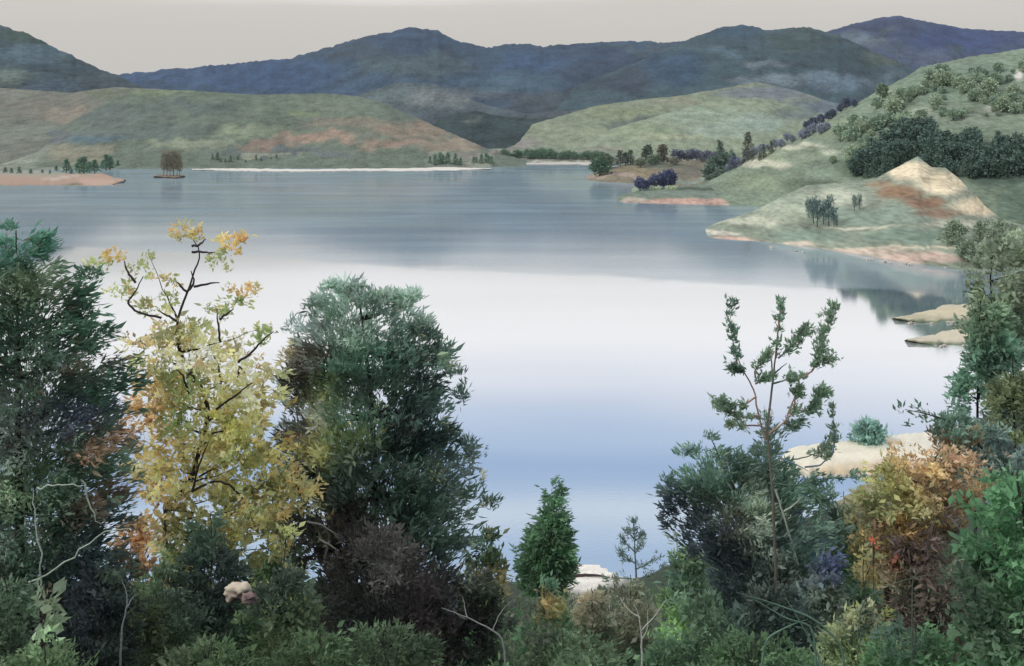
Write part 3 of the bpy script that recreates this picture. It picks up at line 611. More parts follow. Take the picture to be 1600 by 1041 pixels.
e, r = plant('spruce_tree', 'small bright green spruce standing alone above the pale beach', 'tree',
      [(742, 866, 872), (765, 855, 882), (785, 844, 889), (792, 852, 880), (812, 830, 898), (820, 842, 888), (838, 813, 904), (846, 826, 894), (864, 798, 908), (872, 808, 900), (892, 804, 904), (920, 822, 894)], 104, (68, 112, 76),
      [(868, 770, 30, (74, 116, 82)), (850, 860, 50, (62, 98, 66)), (880, 850, 20, (74, 118, 78))], n=1500, size=9, nleaf=10, up=.05, spread=.36, ratio=.3, sd=4, limbs=20, surf=.4, tcol=(80, 96, 80), gain=2.0, tr=.12, rise=-.15, per=22,
      extra=[(869, 752, 3, 10)])

# thin pale sapling
def wisp(name, label, cat, trunk, Y, col, lcol, arms, size=9, nl=6, w=3.0, sd=0, group=None, ratio=.22, gain=1.4, per=7, up=.3, spread=.5):
    """an open small tree: each arm a polyline carrying needles along it"""
    rng = np.random.default_rng(400 + sd)
    bx = trunk[0][0]; gz = float(ground(bx, Y)); root = np.array([(bx - 800) / F * Y, Y, gz])
    e = empty(name, root, label, cat, group)
    tp = P([t[0] for t in trunk], [t[1] for t in trunk], Y)
    if tp[0, 2] > gz: tp = np.concatenate([[root - [0, 0, .3]], tp])
    tubes_obj('trunk', [(smooth_path(tp, 4, .01, rng), [w * Y / F * .7, w * Y / F * .5, w * Y / F * .15])], e, root, col)
    LV = []
    for (pl, leafy, lc, bc) in arms:
        p = P([b[0] for b in pl], [b[1] for b in pl], Y); p[:, 1] += np.linspace(0, rng.normal(0, .6), len(p))
        p = smooth_path(p, 5, .01, rng)
        tubes_obj('branch', [(p, [w * Y / F * .45, w * Y / F * .3, w * Y / F * .12])], e, root, bc, sides=5)
        if leafy:
            k = int(len(p) * (1 - leafy)); sel = np.arange(k, len(p)); sel = sel[(rng.uniform(0, 1, len(sel)) < .72) | (sel > len(p) - 3)]; q = p[sel]
            big = rng.uniform(.4, 1.7, len(q)); c = np.repeat(q, per, 0) + rng.normal(0, size * .34 * Y / F, (len(q) * per, 3)) * np.repeat(big, per)[:, None]
            d = norm(norm(np.gradient(p, axis=0))[sel] + rng.normal(0, .45, (len(q), 3))); d = np.repeat(d, per, 0)
            LV.append((c, norm(d + [0, 0, up]), np.repeat(lin(lc)[None], len(c), 0)))
    if LV:
        c = np.concatenate([a[0] for a in LV]); d = np.concatenate([a[1] for a in LV]); cc = np.concatenate([a[2] for a in LV])
        v, f, c3 = leaf_fans(c, d, np.full(len(c), size * Y / F), cc * gain * clump_tone(c, .5, sd), nl, spread, ratio, rng, jitter=.2)
        mesh_obj('needles', v - root, f, M_LEAF, e, c3)
    return e, root
GG = (112, 138, 128)
wisp('sapling', 'thin grey green conifer sapling with few short arms above the beach', 'tree', [(996, 980), (994, 900), (992, 860), (990, 812)], 84, (96, 112, 100), GG,
     [([(992, 880), (975, 870), (970, 862)], .8, GG, GG), ([(992, 890), (1012, 882), (1025, 872)], .8, GG, GG), ([(991, 862), (978, 850), (972, 842)], .8, GG, GG), ([(991, 866), (1002, 858), (1006, 848)], .8, GG, GG),
      ([(991, 842), (983, 832), (978, 826)], .8, GG, GG), ([(991, 846), (1000, 838), (1003, 832)], .7, GG, GG), ([(994, 905), (965, 900), (945, 902)], .8, (120, 138, 118), GG), ([(994, 905), (1022, 900), (1040, 890)], .8, (120, 138, 118), GG),
      ([(990, 830), (990, 820), (990, 812)], .9, GG, GG)], size=8, w=3, sd=1, per=3)

PG1, PG2, OR, BL = (104, 132, 104), (88, 120, 98), (170, 128, 108), (104, 126, 150)
e, r = wisp('pine_tree', 'open pine with orange twigs and upright leafy tips above the lilac water', 'tree',
     [(1216, 1000), (1212, 900), (1208, 780), (1203, 720), (1198, 670), (1206, 610), (1210, 580), (1213, 540), (1218, 500), (1222, 475)], 56, (112, 104, 92), PG1,
     [([(1196, 690), (1186, 650), (1180, 610), (1162, 580), (1150, 548), (1142, 510), (1148, 478)], .45, PG2, OR),
      ([(1213, 560), (1216, 520), (1222, 474)], .8, (92, 126, 96), OR), ([(1208, 592), (1202, 560), (1197, 538)], .0, PG1, OR),
      ([(1216, 560), (1236, 545), (1252, 522), (1262, 514)], .75, PG1, BL), ([(1210, 585), (1218, 575), (1228, 566)], 0, PG1, BL),
      ([(1200, 680), (1225, 660), (1240, 640), (1262, 642), (1275, 636)], .6, PG1, OR), ([(1225, 660), (1242, 668), (1256, 664)], .8, PG2, OR), ([(1240, 640), (1241, 615), (1242, 602)], .5, PG1, OR),
      ([(1262, 642), (1274, 630), (1280, 612), (1290, 610)], .6, PG1, PG1), ([(1256, 590), (1270, 578), (1277, 560), (1280, 540), (1284, 520), (1292, 500), (1300, 476)], .75, PG1, OR),
      ([(1230, 650), (1245, 620), (1256, 590)], .1, PG1, OR), ([(1277, 560), (1286, 556), (1292, 552)], .6, PG1, OR),
      ([(1182, 620), (1160, 632), (1140, 628), (1118, 620)], .75, PG1, OR), ([(1186, 650), (1165, 655), (1142, 645), (1122, 632)], .8, (120, 142, 112), OR), ([(1180, 600), (1192, 590), (1200, 586)], .7, PG1, OR),
      ([(1162, 580), (1150, 578), (1142, 572)], .9, PG2, OR), ([(1180, 590), (1178, 578), (1190, 560), (1196, 552)], .6, PG1, OR), ([(1206, 600), (1225, 590), (1230, 582)], .6, PG1, PG1),
      ([(1190, 665), (1160, 668), (1145, 668)], .6, (130, 148, 118), OR), ([(1204, 730), (1235, 722), (1270, 718), (1300, 708)], .3, (110, 128, 108), PG2), ([(1300, 708), (1306, 690), (1304, 640)], .5, PG1, BL),
      ([(1216, 715), (1240, 722), (1258, 730)], 0, PG1, BL), ([(1258, 730), (1285, 730), (1300, 720), (1309, 690)], .5, (110, 132, 104), BL), ([(1200, 755), (1240, 762), (1290, 752), (1350, 752)], .5, PG2, PG2),
      ([(1262, 765), (1275, 775), (1290, 780)], .8, PG2, PG2)],
     size=10, nl=7, w=3.6, sd=2, per=6, ratio=.34, up=.35, spread=.6, gain=1.9)
e2, r2 = spruce2 = plant('spruce_tree', 'dark ragged spruce under the open pine with dark blue foliage at its left', 'tree',
      [(668, 1104, 1110), (690, 1104, 1118), (700, 1062, 1130), (715, 1070, 1170), (735, 1034, 1235), (755, 1044, 1268), (775, 1028, 1285), (800, 1034, 1305), (830, 1044, 1325), (860, 1072, 1320), (900, 1090, 1330), (950, 1100, 1330), (1060, 1110, 1320)], 60, (72, 96, 82),
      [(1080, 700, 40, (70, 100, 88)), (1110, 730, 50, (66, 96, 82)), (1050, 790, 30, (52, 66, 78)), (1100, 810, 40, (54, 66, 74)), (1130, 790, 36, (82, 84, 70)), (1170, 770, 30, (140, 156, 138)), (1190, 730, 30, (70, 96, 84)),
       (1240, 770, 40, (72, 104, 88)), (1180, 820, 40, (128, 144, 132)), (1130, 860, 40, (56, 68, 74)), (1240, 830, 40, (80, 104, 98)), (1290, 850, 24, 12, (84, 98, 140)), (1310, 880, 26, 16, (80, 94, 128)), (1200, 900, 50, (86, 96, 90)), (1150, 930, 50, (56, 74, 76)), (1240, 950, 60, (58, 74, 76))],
      n=4600, size=12, nleaf=12, up=.5, spread=.36, ratio=.28, sd=6, limbs=50, surf=.5, gap=.2, gs=1.3, tcol=(90, 92, 84), trunk=[(1196, 1000), (1190, 850), (1130, 730), (1108, 680)],
      extra=[(1108, 680, 6, 7), (1065, 705, 8, 8), (1045, 745, 9, 9), (1055, 760, 14, 10), (1040, 790, 10, 8), (1045, 812, 10, 8), (1200, 700, 20, 50), (1190, 725, 30, 80), (1222, 735, 26, 60), (1160, 735, 26, 50), (1205, 672, 14, 26), (1195, 650, 10, 14), (1150, 712, 16, 24), (1245, 765, 34, 60), (1205, 770, 30, 50), (1290, 770, 20, 20)])

px_branches(e2, r2, 57.5, [[(1212, 765), (1222, 800), (1234, 840), (1246, 880)], [(1222, 800), (1238, 790), (1250, 775)], [(1170, 840), (1180, 870), (1176, 900)]], (176, 182, 166), 3.4, 'bare_branch')

# right edge: tall trees with thin black trunks
G5 = 'tall thin trunked trees at the right edge'
plant('tall_tree', 'tall olive tree at the right edge reaching highest, thin black trunk', 'tree',
      [(350, 1566, 1600), (380, 1530, 1640), (410, 1510, 1650), (440, 1498, 1660), (480, 1502, 1660), (520, 1508, 1660), (570, 1520, 1660), (630, 1528, 1660), (700, 1540, 1650)], 74, (112, 128, 108),
      [(1540, 400, 60, (116, 132, 110)), (1520, 450, 40, (98, 116, 88)), (1590, 440, 40, (120, 132, 104)), (1560, 560, 60, (92, 116, 92))], n=2200, size=10, nleaf=8, up=.3, spread=1, ratio=.5, sd=7, gap=.3, gs=1.4, gain=1.75, group=G5,
      tcol=(44, 42, 44), trunk=[(1560, 1000), (1560, 690), (1552, 560), (1548, 430), (1552, 370)], tr=.16)
plant('tall_tree', 'dark blue green tree with black trunk and drooping tiers, left of the right edge trees', 'tree',
      [(470, 1524, 1560), (490, 1510, 1592), (510, 1516, 1570), (530, 1515, 1590), (560, 1512, 1600), (580, 1500, 1560), (600, 1486, 1545), (625, 1482, 1550), (640, 1500, 1540)], 70, (84, 118, 98),
      [(1540, 500, 40, (98, 124, 94)), (1550, 545, 50, (82, 122, 102)), (1510, 610, 30, (88, 130, 110))], n=1000, size=10, nleaf=9, up=.2, spread=.8, ratio=.42, sd=8, gap=.32, gain=1.7, group=G5,
      tcol=(40, 40, 44), trunk=[(1522, 1000), (1526, 650), (1530, 560), (1532, 470)], tr=.14)
plant('tall_tree', 'moss green tree with thin black trunk close to the right border', 'tree',
      [(585, 1560, 1600), (600, 1545, 1620), (630, 1545, 1620), (660, 1550, 1610), (690, 1570, 1610)], 66, (112, 128, 84), [(1580, 630, 50, (110, 126, 84))], n=520, size=9, nleaf=8, up=.3, spread=.9, ratio=.4, sd=9, gap=.15, gain=1.6, group=G5,
      tcol=(40, 40, 42), trunk=[(1590, 1000), (1586, 700), (1584, 600), (1582, 560)], tr=.12)
plant('shrub', 'teal green shrub with spiky top on the bank at the right', 'shrub',
      [(640, 1408, 1420), (655, 1412, 1560), (672, 1425, 1560), (690, 1440, 1620), (720, 1450, 1640), (760, 1460, 1650)], 60, (92, 128, 110), [(1420, 655, 24, (78, 118, 98)), (1480, 660, 50, 12, (92, 130, 110)), (1455, 682, 20, 8, (196, 140, 92)), (1560, 700, 50, (104, 130, 126)), (1500, 690, 24, 12, (150, 120, 76))],
      n=1100, size=10, nleaf=9, up=.6, spread=.7, ratio=.36, sd=10, gap=.15, gain=1.4)
plant('shrub', 'little blue green bush alone on the pale spit', 'shrub', [(650, 1350, 1358), (662, 1342, 1364), (668, 1330, 1386), (682, 1330, 1384), (696, 1334, 1376)], 205, (84, 118, 112), [], zroot=1.2, n=260, size=8, nleaf=7, up=.6, spread=.7, ratio=.45, sd=11, limbs=4, tr=.1)

plant('autumn_shrub', 'rust orange and olive shrub beside the pale spit on the right', 'shrub',
      [(700, 1400, 1540), (715, 1365, 1560), (735, 1345, 1560), (760, 1335, 1545), (790, 1330, 1520), (820, 1326, 1490), (850, 1326, 1470), (900, 1330, 1440)], 48, (160, 150, 96),
      [(1500, 720, 40, 22, (176, 146, 112)), (1430, 720, 30, 18, (180, 150, 96)), (1455, 748, 46, 16, (170, 138, 98)), (1390, 745, 40, 24, (152, 154, 84)), (1380, 780, 40, 24, (138, 150, 92)), (1430, 780, 40, 20, (166, 164, 116)), (1420, 810, 40, 16, (186, 150, 80)),
       (1370, 815, 30, 20, (110, 106, 78)), (1400, 840, 40, 14, (160, 150, 80)), (1470, 780, 30, 20, (144, 112, 78)), (1350, 850, 24, 16, (150, 140, 64)), (1400, 855, 26, 12, (146, 76, 70))],
      n=2000, size=10, nleaf=8, up=.2, spread=1.1, ratio=.46, sd=12, gap=.2, gs=.8, tcol=(74, 60, 50), gain=1.45, dabs=.35)
plant('thicket', 'dark brown thicket of tangled twigs beneath the rust orange shrub', 'thicket',
      [(800, 1440, 1500), (830, 1400, 1510), (860, 1380, 1520), (900, 1365, 1520), (940, 1365, 1530), (980, 1400, 1530), (1060, 1400, 1530)], 46, (76, 68, 64),
      [(1480, 810, 40, (72, 66, 64)), (1420, 860, 40, (70, 58, 58)), (1440, 940, 50, (82, 74, 68)), (1400, 900, 30, (110, 100, 78)), (1500, 880, 30, (78, 88, 72))], n=620, size=15, nleaf=8, up=.3, spread=1, ratio=.3, sd=13)
plant('broad_bush', 'large plain green bush filling the lower right corner', 'bush',
      [(735, 1540, 1640), (760, 1500, 1680), (800, 1500, 1700), (850, 1490, 1720), (900, 1490, 1720), (950, 1480, 1720), (1080, 1470, 1720)], 40, (70, 124, 78),
      [(1560, 780, 60, (70, 118, 78)), (1580, 860, 60, (74, 128, 84)), (1520, 900, 40, (72, 96, 76)), (1520, 960, 50, (70, 96, 76)), (1580, 980, 60, (84, 122, 88))], n=1300, size=15, nleaf=8, up=.3, spread=1, ratio=.5, sd=14, gain=1.9)

# ------------------------------------------------------------------ undergrowth: each bush a thing
def bush(label, cx, top, rx, Y, base, seeds=(), n=None, sd=0, size=11, name='bush', gap=.1, up=.3, ratio=.42, gain=1.7, spread=.95, cat=None, bottom=1075, tr=.03):
    base = tuple(np.array(base) * [.96, 1.06, .92]); rows = []
    for t in (0, .06, .18, .4, .7, 1):
        wd = rx * math.sin(min(1, .16 + t * 1.6) * math.pi / 2) * (1 if t > 0 else .5)
        rows.append((top + (bottom - top) * t, cx - wd, cx + wd))
    area = rx * 2 * (bottom - top)
    n = n or int(area / 25)
    return plant(name, label, cat or 'bush', rows, Y, base, list(seeds), n=n, size=size, nleaf=7, up=up, spread=spread, ratio=ratio, sd=200 + sd, limbs=16, gap=gap, gain=gain, tr=tr, tcol=(74, 68, 60))

bush('slate dark bush at the foot of the left conifer, behind the pale fern', 150, 880, 70, 34, (56, 66, 70), [(120, 940, 50, (48, 58, 66)), (190, 900, 30, (64, 84, 70))], sd=1)
bush('grey green bush in the lower left corner', 10, 900, 70, 33, (84, 104, 92), [(20, 1000, 60, (92, 118, 92))], sd=2)
bush('mid green bush at the bottom with olive middle, left of the boulder', 255, 880, 80, 36, (84, 102, 80), [(240, 980, 40, (92, 108, 78)), (300, 930, 40, (58, 80, 68))], sd=3)
bush('blue green bush below the autumn tree stem', 330, 800, 78, 41, (82, 106, 88), [(330, 830, 40, (88, 118, 96)), (340, 900, 50, (66, 82, 78))], sd=4)
bush('moss green bush right of the cream rock', 440, 872, 66, 37, (94, 112, 80), [(470, 960, 40, (84, 104, 72)), (440, 910, 50, (66, 84, 74))], sd=5)
bush('dark green bush filling the gap between the left conifer and the autumn tree', 205, 800, 60, 48, (70, 92, 76), [(230, 850, 40, (190, 142, 86)), (190, 900, 50, (60, 76, 70))], sd=31)
bush('dark leafy bush behind the autumn tree and against the middle conifer', 430, 735, 60, 53, (84, 104, 80), [(440, 760, 40, (150, 150, 96)), (470, 800, 40, (66, 62, 58))], sd=32)
bush('yellow olive bush with curled dark twigs between rock and brown thicket', 445, 815, 60, 43, (160, 160, 104), [(470, 890, 50, (150, 152, 96))], sd=6, n=320)
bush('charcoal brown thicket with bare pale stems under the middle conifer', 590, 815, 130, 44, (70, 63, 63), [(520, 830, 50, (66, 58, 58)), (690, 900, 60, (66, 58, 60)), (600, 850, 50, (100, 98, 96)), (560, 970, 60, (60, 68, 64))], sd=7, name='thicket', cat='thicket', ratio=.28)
bush('dark green bush at the bottom under the brown thicket', 600, 975, 120, 36, (72, 88, 72), sd=8)
bush('leafy green bush just right of the middle conifer over the water', 760, 818, 42, 62, (80, 114, 88), [(760, 830, 30, (84, 120, 100)), (775, 862, 24, (70, 104, 72)), (770, 900, 30, (148, 138, 88))], sd=9, up=.7)
bush('grey green bush with pale sprays between brown thicket and spruce', 745, 880, 60, 50, (100, 118, 98), [(730, 900, 30, (150, 160, 138)), (770, 930, 40, (78, 96, 76)), (745, 960, 50, (66, 72, 68))], sd=10)
bush('ochre tipped green bush in front of the small spruce', 850, 900, 50, 56, (88, 122, 96), [(840, 935, 24, 14, (176, 146, 84)), (868, 945, 14, (160, 150, 96)), (830, 910, 24, (120, 152, 124)), (870, 900, 24, (92, 130, 102))], sd=11)
bush('tawny grey bush in front of the pale beach', 925, 918, 55, 58, (124, 122, 104), [(920, 930, 30, (150, 140, 116)), (950, 950, 30, (96, 112, 92))], sd=12, size=11)
bush('teal green bush in front of the thin sapling', 985, 898, 42, 60, (92, 120, 104), [(960, 900, 20, (84, 112, 90)), (1000, 950, 40, (134, 136, 114))], sd=13, size=11)
bush('light yellow green bush left of the dark ragged spruce', 1078, 838, 58, 66, (118, 142, 98), [(1060, 850, 30, (106, 134, 84)), (1110, 900, 40, (92, 122, 98)), (1050, 890, 26, (80, 118, 104))], sd=14)
bush('plain green bush at the bottom, below the yellow green bush', 1090, 925, 90, 46, (80, 112, 88), [(1100, 1000, 60, (86, 118, 92))], sd=15)
bush('low green bush at the bottom in the middle of the foreground', 880, 985, 120, 40, (88, 116, 88), [(820, 960, 60, (80, 90, 76)), (960, 1000, 60, (96, 124, 92))], sd=16)
bush('grey green bush between the dark spruce and the rust orange shrub', 1318, 768, 56, 62, (96, 120, 98), [(1290, 800, 30, (84, 108, 104)), (1330, 800, 30, (126, 138, 92))], sd=33)
bush('dark slate bush behind the crossed grass blades', 1210, 905, 85, 44, (60, 76, 80), [(1260, 980, 50, (60, 80, 78)), (1170, 890, 40, (88, 104, 98))], sd=17)
bush('bush with blue tinted leaves under the right pine', 1290, 855, 50, 48, (88, 104, 118), [(1300, 880, 26, (78, 92, 132)), (1275, 860, 24, (70, 104, 92)), (1310, 930, 40, (104, 120, 104))], sd=18)
bush('mustard stemmed bush with one red leaf spray', 1350, 842, 40, 42, (138, 136, 76), [(1335, 870, 16, 40, (156, 146, 66)), (1360, 905, 24, 24, (150, 148, 78)), (1365, 862, 14, (122, 126, 84)), (1330, 920, 20, (74, 96, 92))], sd=19, n=260, size=11, gap=.3)
bush('sage green bush at the bottom with pointed pale leaves', 1335, 930, 60, 38, (128, 136, 108), [(1310, 960, 24, (132, 138, 100)), (1345, 970, 20, (60, 86, 78)), (1370, 950, 26, (140, 142, 108))], sd=20)
bush('green bush along the bottom left of the corner bush', 1430, 975, 90, 35, (82, 118, 86), [(1390, 960, 40, (66, 90, 84))], sd=21)
bush('pale green leafy bush at the very bottom left', 70, 1005, 90, 28, (112, 134, 104), sd=22, bottom=1090, gain=1.15)
bush('light green bush at the very bottom below the cream rock', 330, 1000, 100, 29, (94, 116, 86), [(260, 1000, 40, (100, 122, 90)), (290, 960, 10, (40, 50, 48))], sd=23, bottom=1090, gain=1.15)
bush('dull green bush at the very bottom left of centre', 500, 990, 100, 29, (88, 110, 82), sd=24, bottom=1090, gain=1.15)
bush('broad green bush at the very bottom beneath the slate bush', 1180, 995, 120, 30, (88, 116, 88), sd=25, bottom=1090, gain=1.15)

# fern-like pale leaves by the bare branches at the left
bush('pale green fern with broad leaflets at the foot of the bare pale branch', 62, 925, 34, 30, (146, 172, 138), [(60, 950, 30, (150, 176, 140))], sd=26, n=44, size=22, name='fern', cat='fern', bottom=985, gain=1.3)
bush('red leaved sprig in front of the mustard bush', 1365, 838, 5, 40, (214, 74, 58), sd=27, n=5, size=7, name='red_sprig', cat='sprig', bottom=852, gain=1.4, tr=.012)

def snag(label, lists, Y, col=(172, 176, 160), w=3.4):
    bx = lists[0][0][0]; root = np.array([(bx - 800) / F * Y, Y, float(ground(bx, Y))])
    e = empty('bare_sapling', root, label, 'sapling')
    lists = [[(bx, 1400)] + lists[0]] + lists[1:]
    p0 = P([b[0] for b in lists[0]], [b[1] for b in lists[0]], Y); p0[0] = root - [0, 0, .2]
    tubes_obj('stem', [(smooth_path(p0, 4, .01), [w * Y / F * .6, w * Y / F * .4, w * Y / F * .15])], e, root, col)
    for br in lists[1:]:
        p = P([b[0] for b in br], [b[1] for b in br], Y); p[:, 1] += np.linspace(0, .3, len(p))
        tubes_obj('twig', [(smooth_path(p, 4, .008), [w * Y / F * .3, w * Y / F * .1])], e, root, col, sides=5)
snag('pale leafless sapling with two twin stems at the bottom right of centre', [[(1003, 1041), (1003, 1000), (1000, 965), (990, 940)], [(1003, 1000), (1013, 990), (1014, 960)], [(1000, 965), (980, 955), (970, 940)], [(1003, 985), (1030, 960), (1042, 945)]], 30)
snag('pale curved leafless sapling left of the cream boulder', [[(188, 1000), (196, 960), (200, 930), (190, 905)], [(198, 950), (206, 935)]], 31, (128, 138, 132))
snag('grey leafless twigs slanting through the bush right of the brown thicket', [[(790, 1000), (770, 985), (730, 965), (690, 950)], [(770, 985), (782, 960), (800, 945)], [(730, 965), (722, 940)]], 33, (134, 136, 130))

# crossed grass blades, lower right
def blades(label, lists, Y, col, w=5):
    bx = lists[0][0][0]; gz = float(ground(bx, Y)); root = np.array([(bx - 800) / F * Y, Y, gz])
    e = empty('grass_blades', root, label, 'grass blades')
    for br in lists:
        p = P([b[0] for b in br], [b[1] for b in br], Y)
        gzb = float(ground(br[0][0], Y))
        p = np.concatenate([[[p[0, 0], Y, gzb - .1]], p]) if p[0, 2] > gzb else p
        tubes_obj('blade', [(smooth_path(p, 5, .004), [w * Y / F * .5, w * Y / F * .45, w * Y / F * .12])], e, root, col, M_LEAF, 4)
    return e
blades('pale blue green grass blades crossing at the lower right', [[(1285, 1035), (1255, 980), (1228, 935)], [(1320, 1010), (1270, 965), (1215, 945), (1150, 925)], [(1190, 1000), (1240, 975), (1262, 968)], [(1275, 978), (1230, 968), (1170, 932)]], 27, (116, 160, 134), 4)
blades('long arching grass stems before the brown thicket', [[(1340, 940), (1400, 910), (1450, 898), (1500, 900)], [(1425, 920), (1428, 900), (1440, 890)]], 34, (112, 130, 108), 2)

# cream and mauve rock in the undergrowth
import bmesh
def rock(label, px, py, rad_px, Y, c1, c2, sd=0):
    bm = bmesh.new(); bmesh.ops.create_icosphere(bm, subdivisions=4, radius=1)
    v = np.array([x.co[:] for x in bm.verts])
    nn = fbm(v[:, 0] * 1.5 + sd, v[:, 1] * 1.5, v[:, 2] * 1.5, sd, 4)
    nn = nn + .35 * np.abs(fbm(v[:, 0] * 4, v[:, 1] * 4, v[:, 2] * 4, sd + 8, 4))
    v = v * (1 + .36 * nn[:, None]) * np.array([1.1, .9, .8])
    v = v * rad_px * Y / F
    f = np.array([[q.index for q in fa.verts] for fa in bm.faces]); bm.free()
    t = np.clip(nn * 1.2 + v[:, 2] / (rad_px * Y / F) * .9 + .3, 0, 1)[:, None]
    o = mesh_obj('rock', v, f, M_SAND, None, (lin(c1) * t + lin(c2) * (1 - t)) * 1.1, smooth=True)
    o.location = tuple(P(px, py, Y)); tag(o, label, 'rock'); return o

rock('cream and mauve boulder in the shrubs under the autumn tree', 372, 925, 17, 34.5, (196, 178, 150), (120, 96, 92), 3)
rock('small dusky mauve stone beside the cream boulder', 390, 935, 10, 34.0, (128, 104, 98), (84, 70, 70), 5)

rq = random.Random(9)
def shore_stones(pts, n, Y0, group, label, zt=.15):
    for i in range(n):
        px = rq.uniform(pts[0][0], pts[-1][0]); py = float(np.interp(px, [q[0] for q in pts], [q[1] for q in pts])) + rq.uniform(-1, 1)
        Y = (H - zt) * F / (py - HOR)
        o = rock(label, px, py, rq.uniform(1.2, 3.4), Y, (190, 180, 162), (120, 112, 104), 20 + i)
        o.name = 'shore_stone'; o['group'] = group; o['category'] = 'stone'
shore_stones([(1232, 742), (1300, 743), (1380, 744)], 11, 190, 'stones along the pale spit', 'pale stone at the water edge of the near spit')
shore_stones([(1412, 505), (1450, 507), (1500, 504)], 6, 340, 'stones along the upper sandbar', 'small stone on the edge of the upper sandbar')
shore_stones([(1432, 538), (1470, 541), (1510, 541)], 5, 305, 'stones along the lower sandbar', 'small stone on the edge of the lower sandbar')
shore_stones([(1180, 384), (1300, 400), (1420, 414), (1480, 418)], 14, 500, 'stones along the long beach', 'pale stone on the long beach below the bluff')

# a thin layer of ground cover
def cover():
    rng = np.random.default_rng(77); m = 9000
    px = rng.uniform(-250, 1850, m); Y = rng.uniform(24, 138, m)
    z = ground(px, Y); x = (px - 800) / F * Y
    c = np.stack([x, Y, z + .1], -1)
    py = HOR + (H - z) / Y * F
    keep = Y < interp(SHORE, px) * .93
    c, px, py, Y = c[keep], px[keep], py[keep], Y[keep]
    cols = seed_cols(px, np.clip(py, 700, 1200), (76, 96, 72), [(200, 1050, 250, (66, 82, 66)), (650, 1000, 160, (66, 66, 60)), (900, 1000, 160, (96, 112, 84)), (1400, 1000, 250, (78, 106, 78))] and
                     [(200, 1050, 250, 250, (66, 82, 66)), (650, 1000, 160, 160, (66, 66, 60)), (900, 1000, 160, 160, (96, 112, 84)), (1400, 1000, 250, 250, (78, 106, 78))]) * 1.4
    v, f, cc = leaf_fans(c, np.tile([0, 0, 1.0], (len(c), 1)), np.clip(Y * .012, .4, 1.2), cols, 7, .6, .35, rng)
    o = mesh_obj('ground_cover', v, f, M_LEAF, None, cc)
    tag(o, 'low green and brown undergrowth covering the hillside', 'undergrowth', None, 'stuff')
cover()

# ------------------------------------------------------------------ distant trees
PROTO = {}
def far_mesh(kind, col, var):
    key = (kind, col, var)
    if key in PROTO: return PROTO[key]
    rng = np.random.default_rng(hash((kind, var)) % 1000 if False else (len(kind) * 31 + var * 7 + sum(col)))
    m = {'conifer': 150, 'round': 170, 'bare': 90, 'bush': 110}[kind]
    if kind == 'conifer':
        h = rng.uniform(0.04, .97, m); rad = .24 * (1 - h) ** .8 * (1 + .25 * np.sin(h * 26))
        th = rng.uniform(0, 6.28, m); rr = rng.uniform(.2, 1, m) ** .5
        c = np.stack([np.cos(th) * rad * rr, np.sin(th) * rad * rr, h], -1); d = norm(np.stack([np.cos(th), np.sin(th), 0 * th + .2], -1)); s = np.full(m, .10); ra = .5
    elif kind == 'bare':
        th = rng.uniform(0, 6.28, m); h = rng.uniform(.25, .98, m); rad = .22 * np.sqrt(rng.uniform(0, 1, m))
        c = np.stack([np.cos(th) * rad, np.sin(th) * rad, h], -1); d = norm(np.stack([np.cos(th) * .3, np.sin(th) * .3, 1 + 0 * th], -1)); s = np.full(m, .16); ra = .25
    else:
        zc, zr, xr = (.58, .42, .42) if kind == 'round' else (.45, .5, .65)
        q = norm(rng.normal(0, 1, (m, 3))) * (rng.uniform(.2, 1, (m, 1)) ** .4) * (1 + .25 * rng.normal(0, 1, (m, 1)) * .5)
        c = q * [xr, xr, zr] + [0, 0, zc]; d = norm(q + [0, 0, .3]); s = np.full(m, .16); ra = .6
    cols = np.repeat(lin(col)[None], m, 0) * rng.uniform(.8, 1.2, (m, 1))
    v, f, cc = leaf_fans(c, d, s, cols * 1.6, 5, .7, ra, rng)
    tv, tf = tube([[0, 0, -.1], [0, 0, .5], [0, 0, .9 if kind != 'bush' else .5]], [.03, .02, .008], 5)
    v, f, cc = join([(v, f, cc), (tv, tf, np.repeat(lin((84, 74, 64))[None], len(tv), 0))])
    tmp = mesh_obj('tree', v, f, M_LEAF_FAR, None, cc); me = tmp.data; bpy.data.objects.remove(tmp)
    PROTO[key] = me
    return me

def far_tree(name, kind, col, pos, h_px, label, cat, group, i=0, wide=1.0):
    o = bpy.data.objects.new(name, far_mesh(kind, col, i % 3)); COL.objects.link(o)
    h = h_px * pos[1] / F
    o.location = tuple(pos); o.scale = (h * wide, h * wide, h); o.rotation_euler = (0, 0, (i * 2.4) % 6.28)
    return tag(o, label, cat, group)

def on_flat(px, py, z=1.5):
    Y = (H - z) * F / (py - HOR); return np.array([(px - 800) / F * Y, Y, z])

rr_ = random.Random(5)
# left spit
for i, px in enumerate([8, 18, 30, 48, 66, 78, 88, 104, 112, 124, 131, 140, 148, 160, 166, 172, 184]):
    hh = [9, 8, 10, 8, 6, 6, 9, 20, 8, 22, 26, 14, 20, 10, 22, 20, 10][i]
    far_tree('shore_tree', 'conifer', (72, 112, 84), on_flat(px, 270 - (px > 155) * 6 + rr_.uniform(-3, 2), 2.4), hh,
             'small green conifer on the orange left spit', 'tree', 'green trees on the left spit', i, 1.5)
# islet
for i, (px, h) in enumerate([(253, 36), (259, 40), (265, 34), (272, 41), (279, 39), (284, 32)]):
    far_tree('islet_tree', 'bare', (112, 106, 80), on_flat(256 + (px - 253) * .8, 275, 1.9), h * .95, 'brown upright tree on the tiny islet', 'tree', 'brown trees on the islet', i, .55)
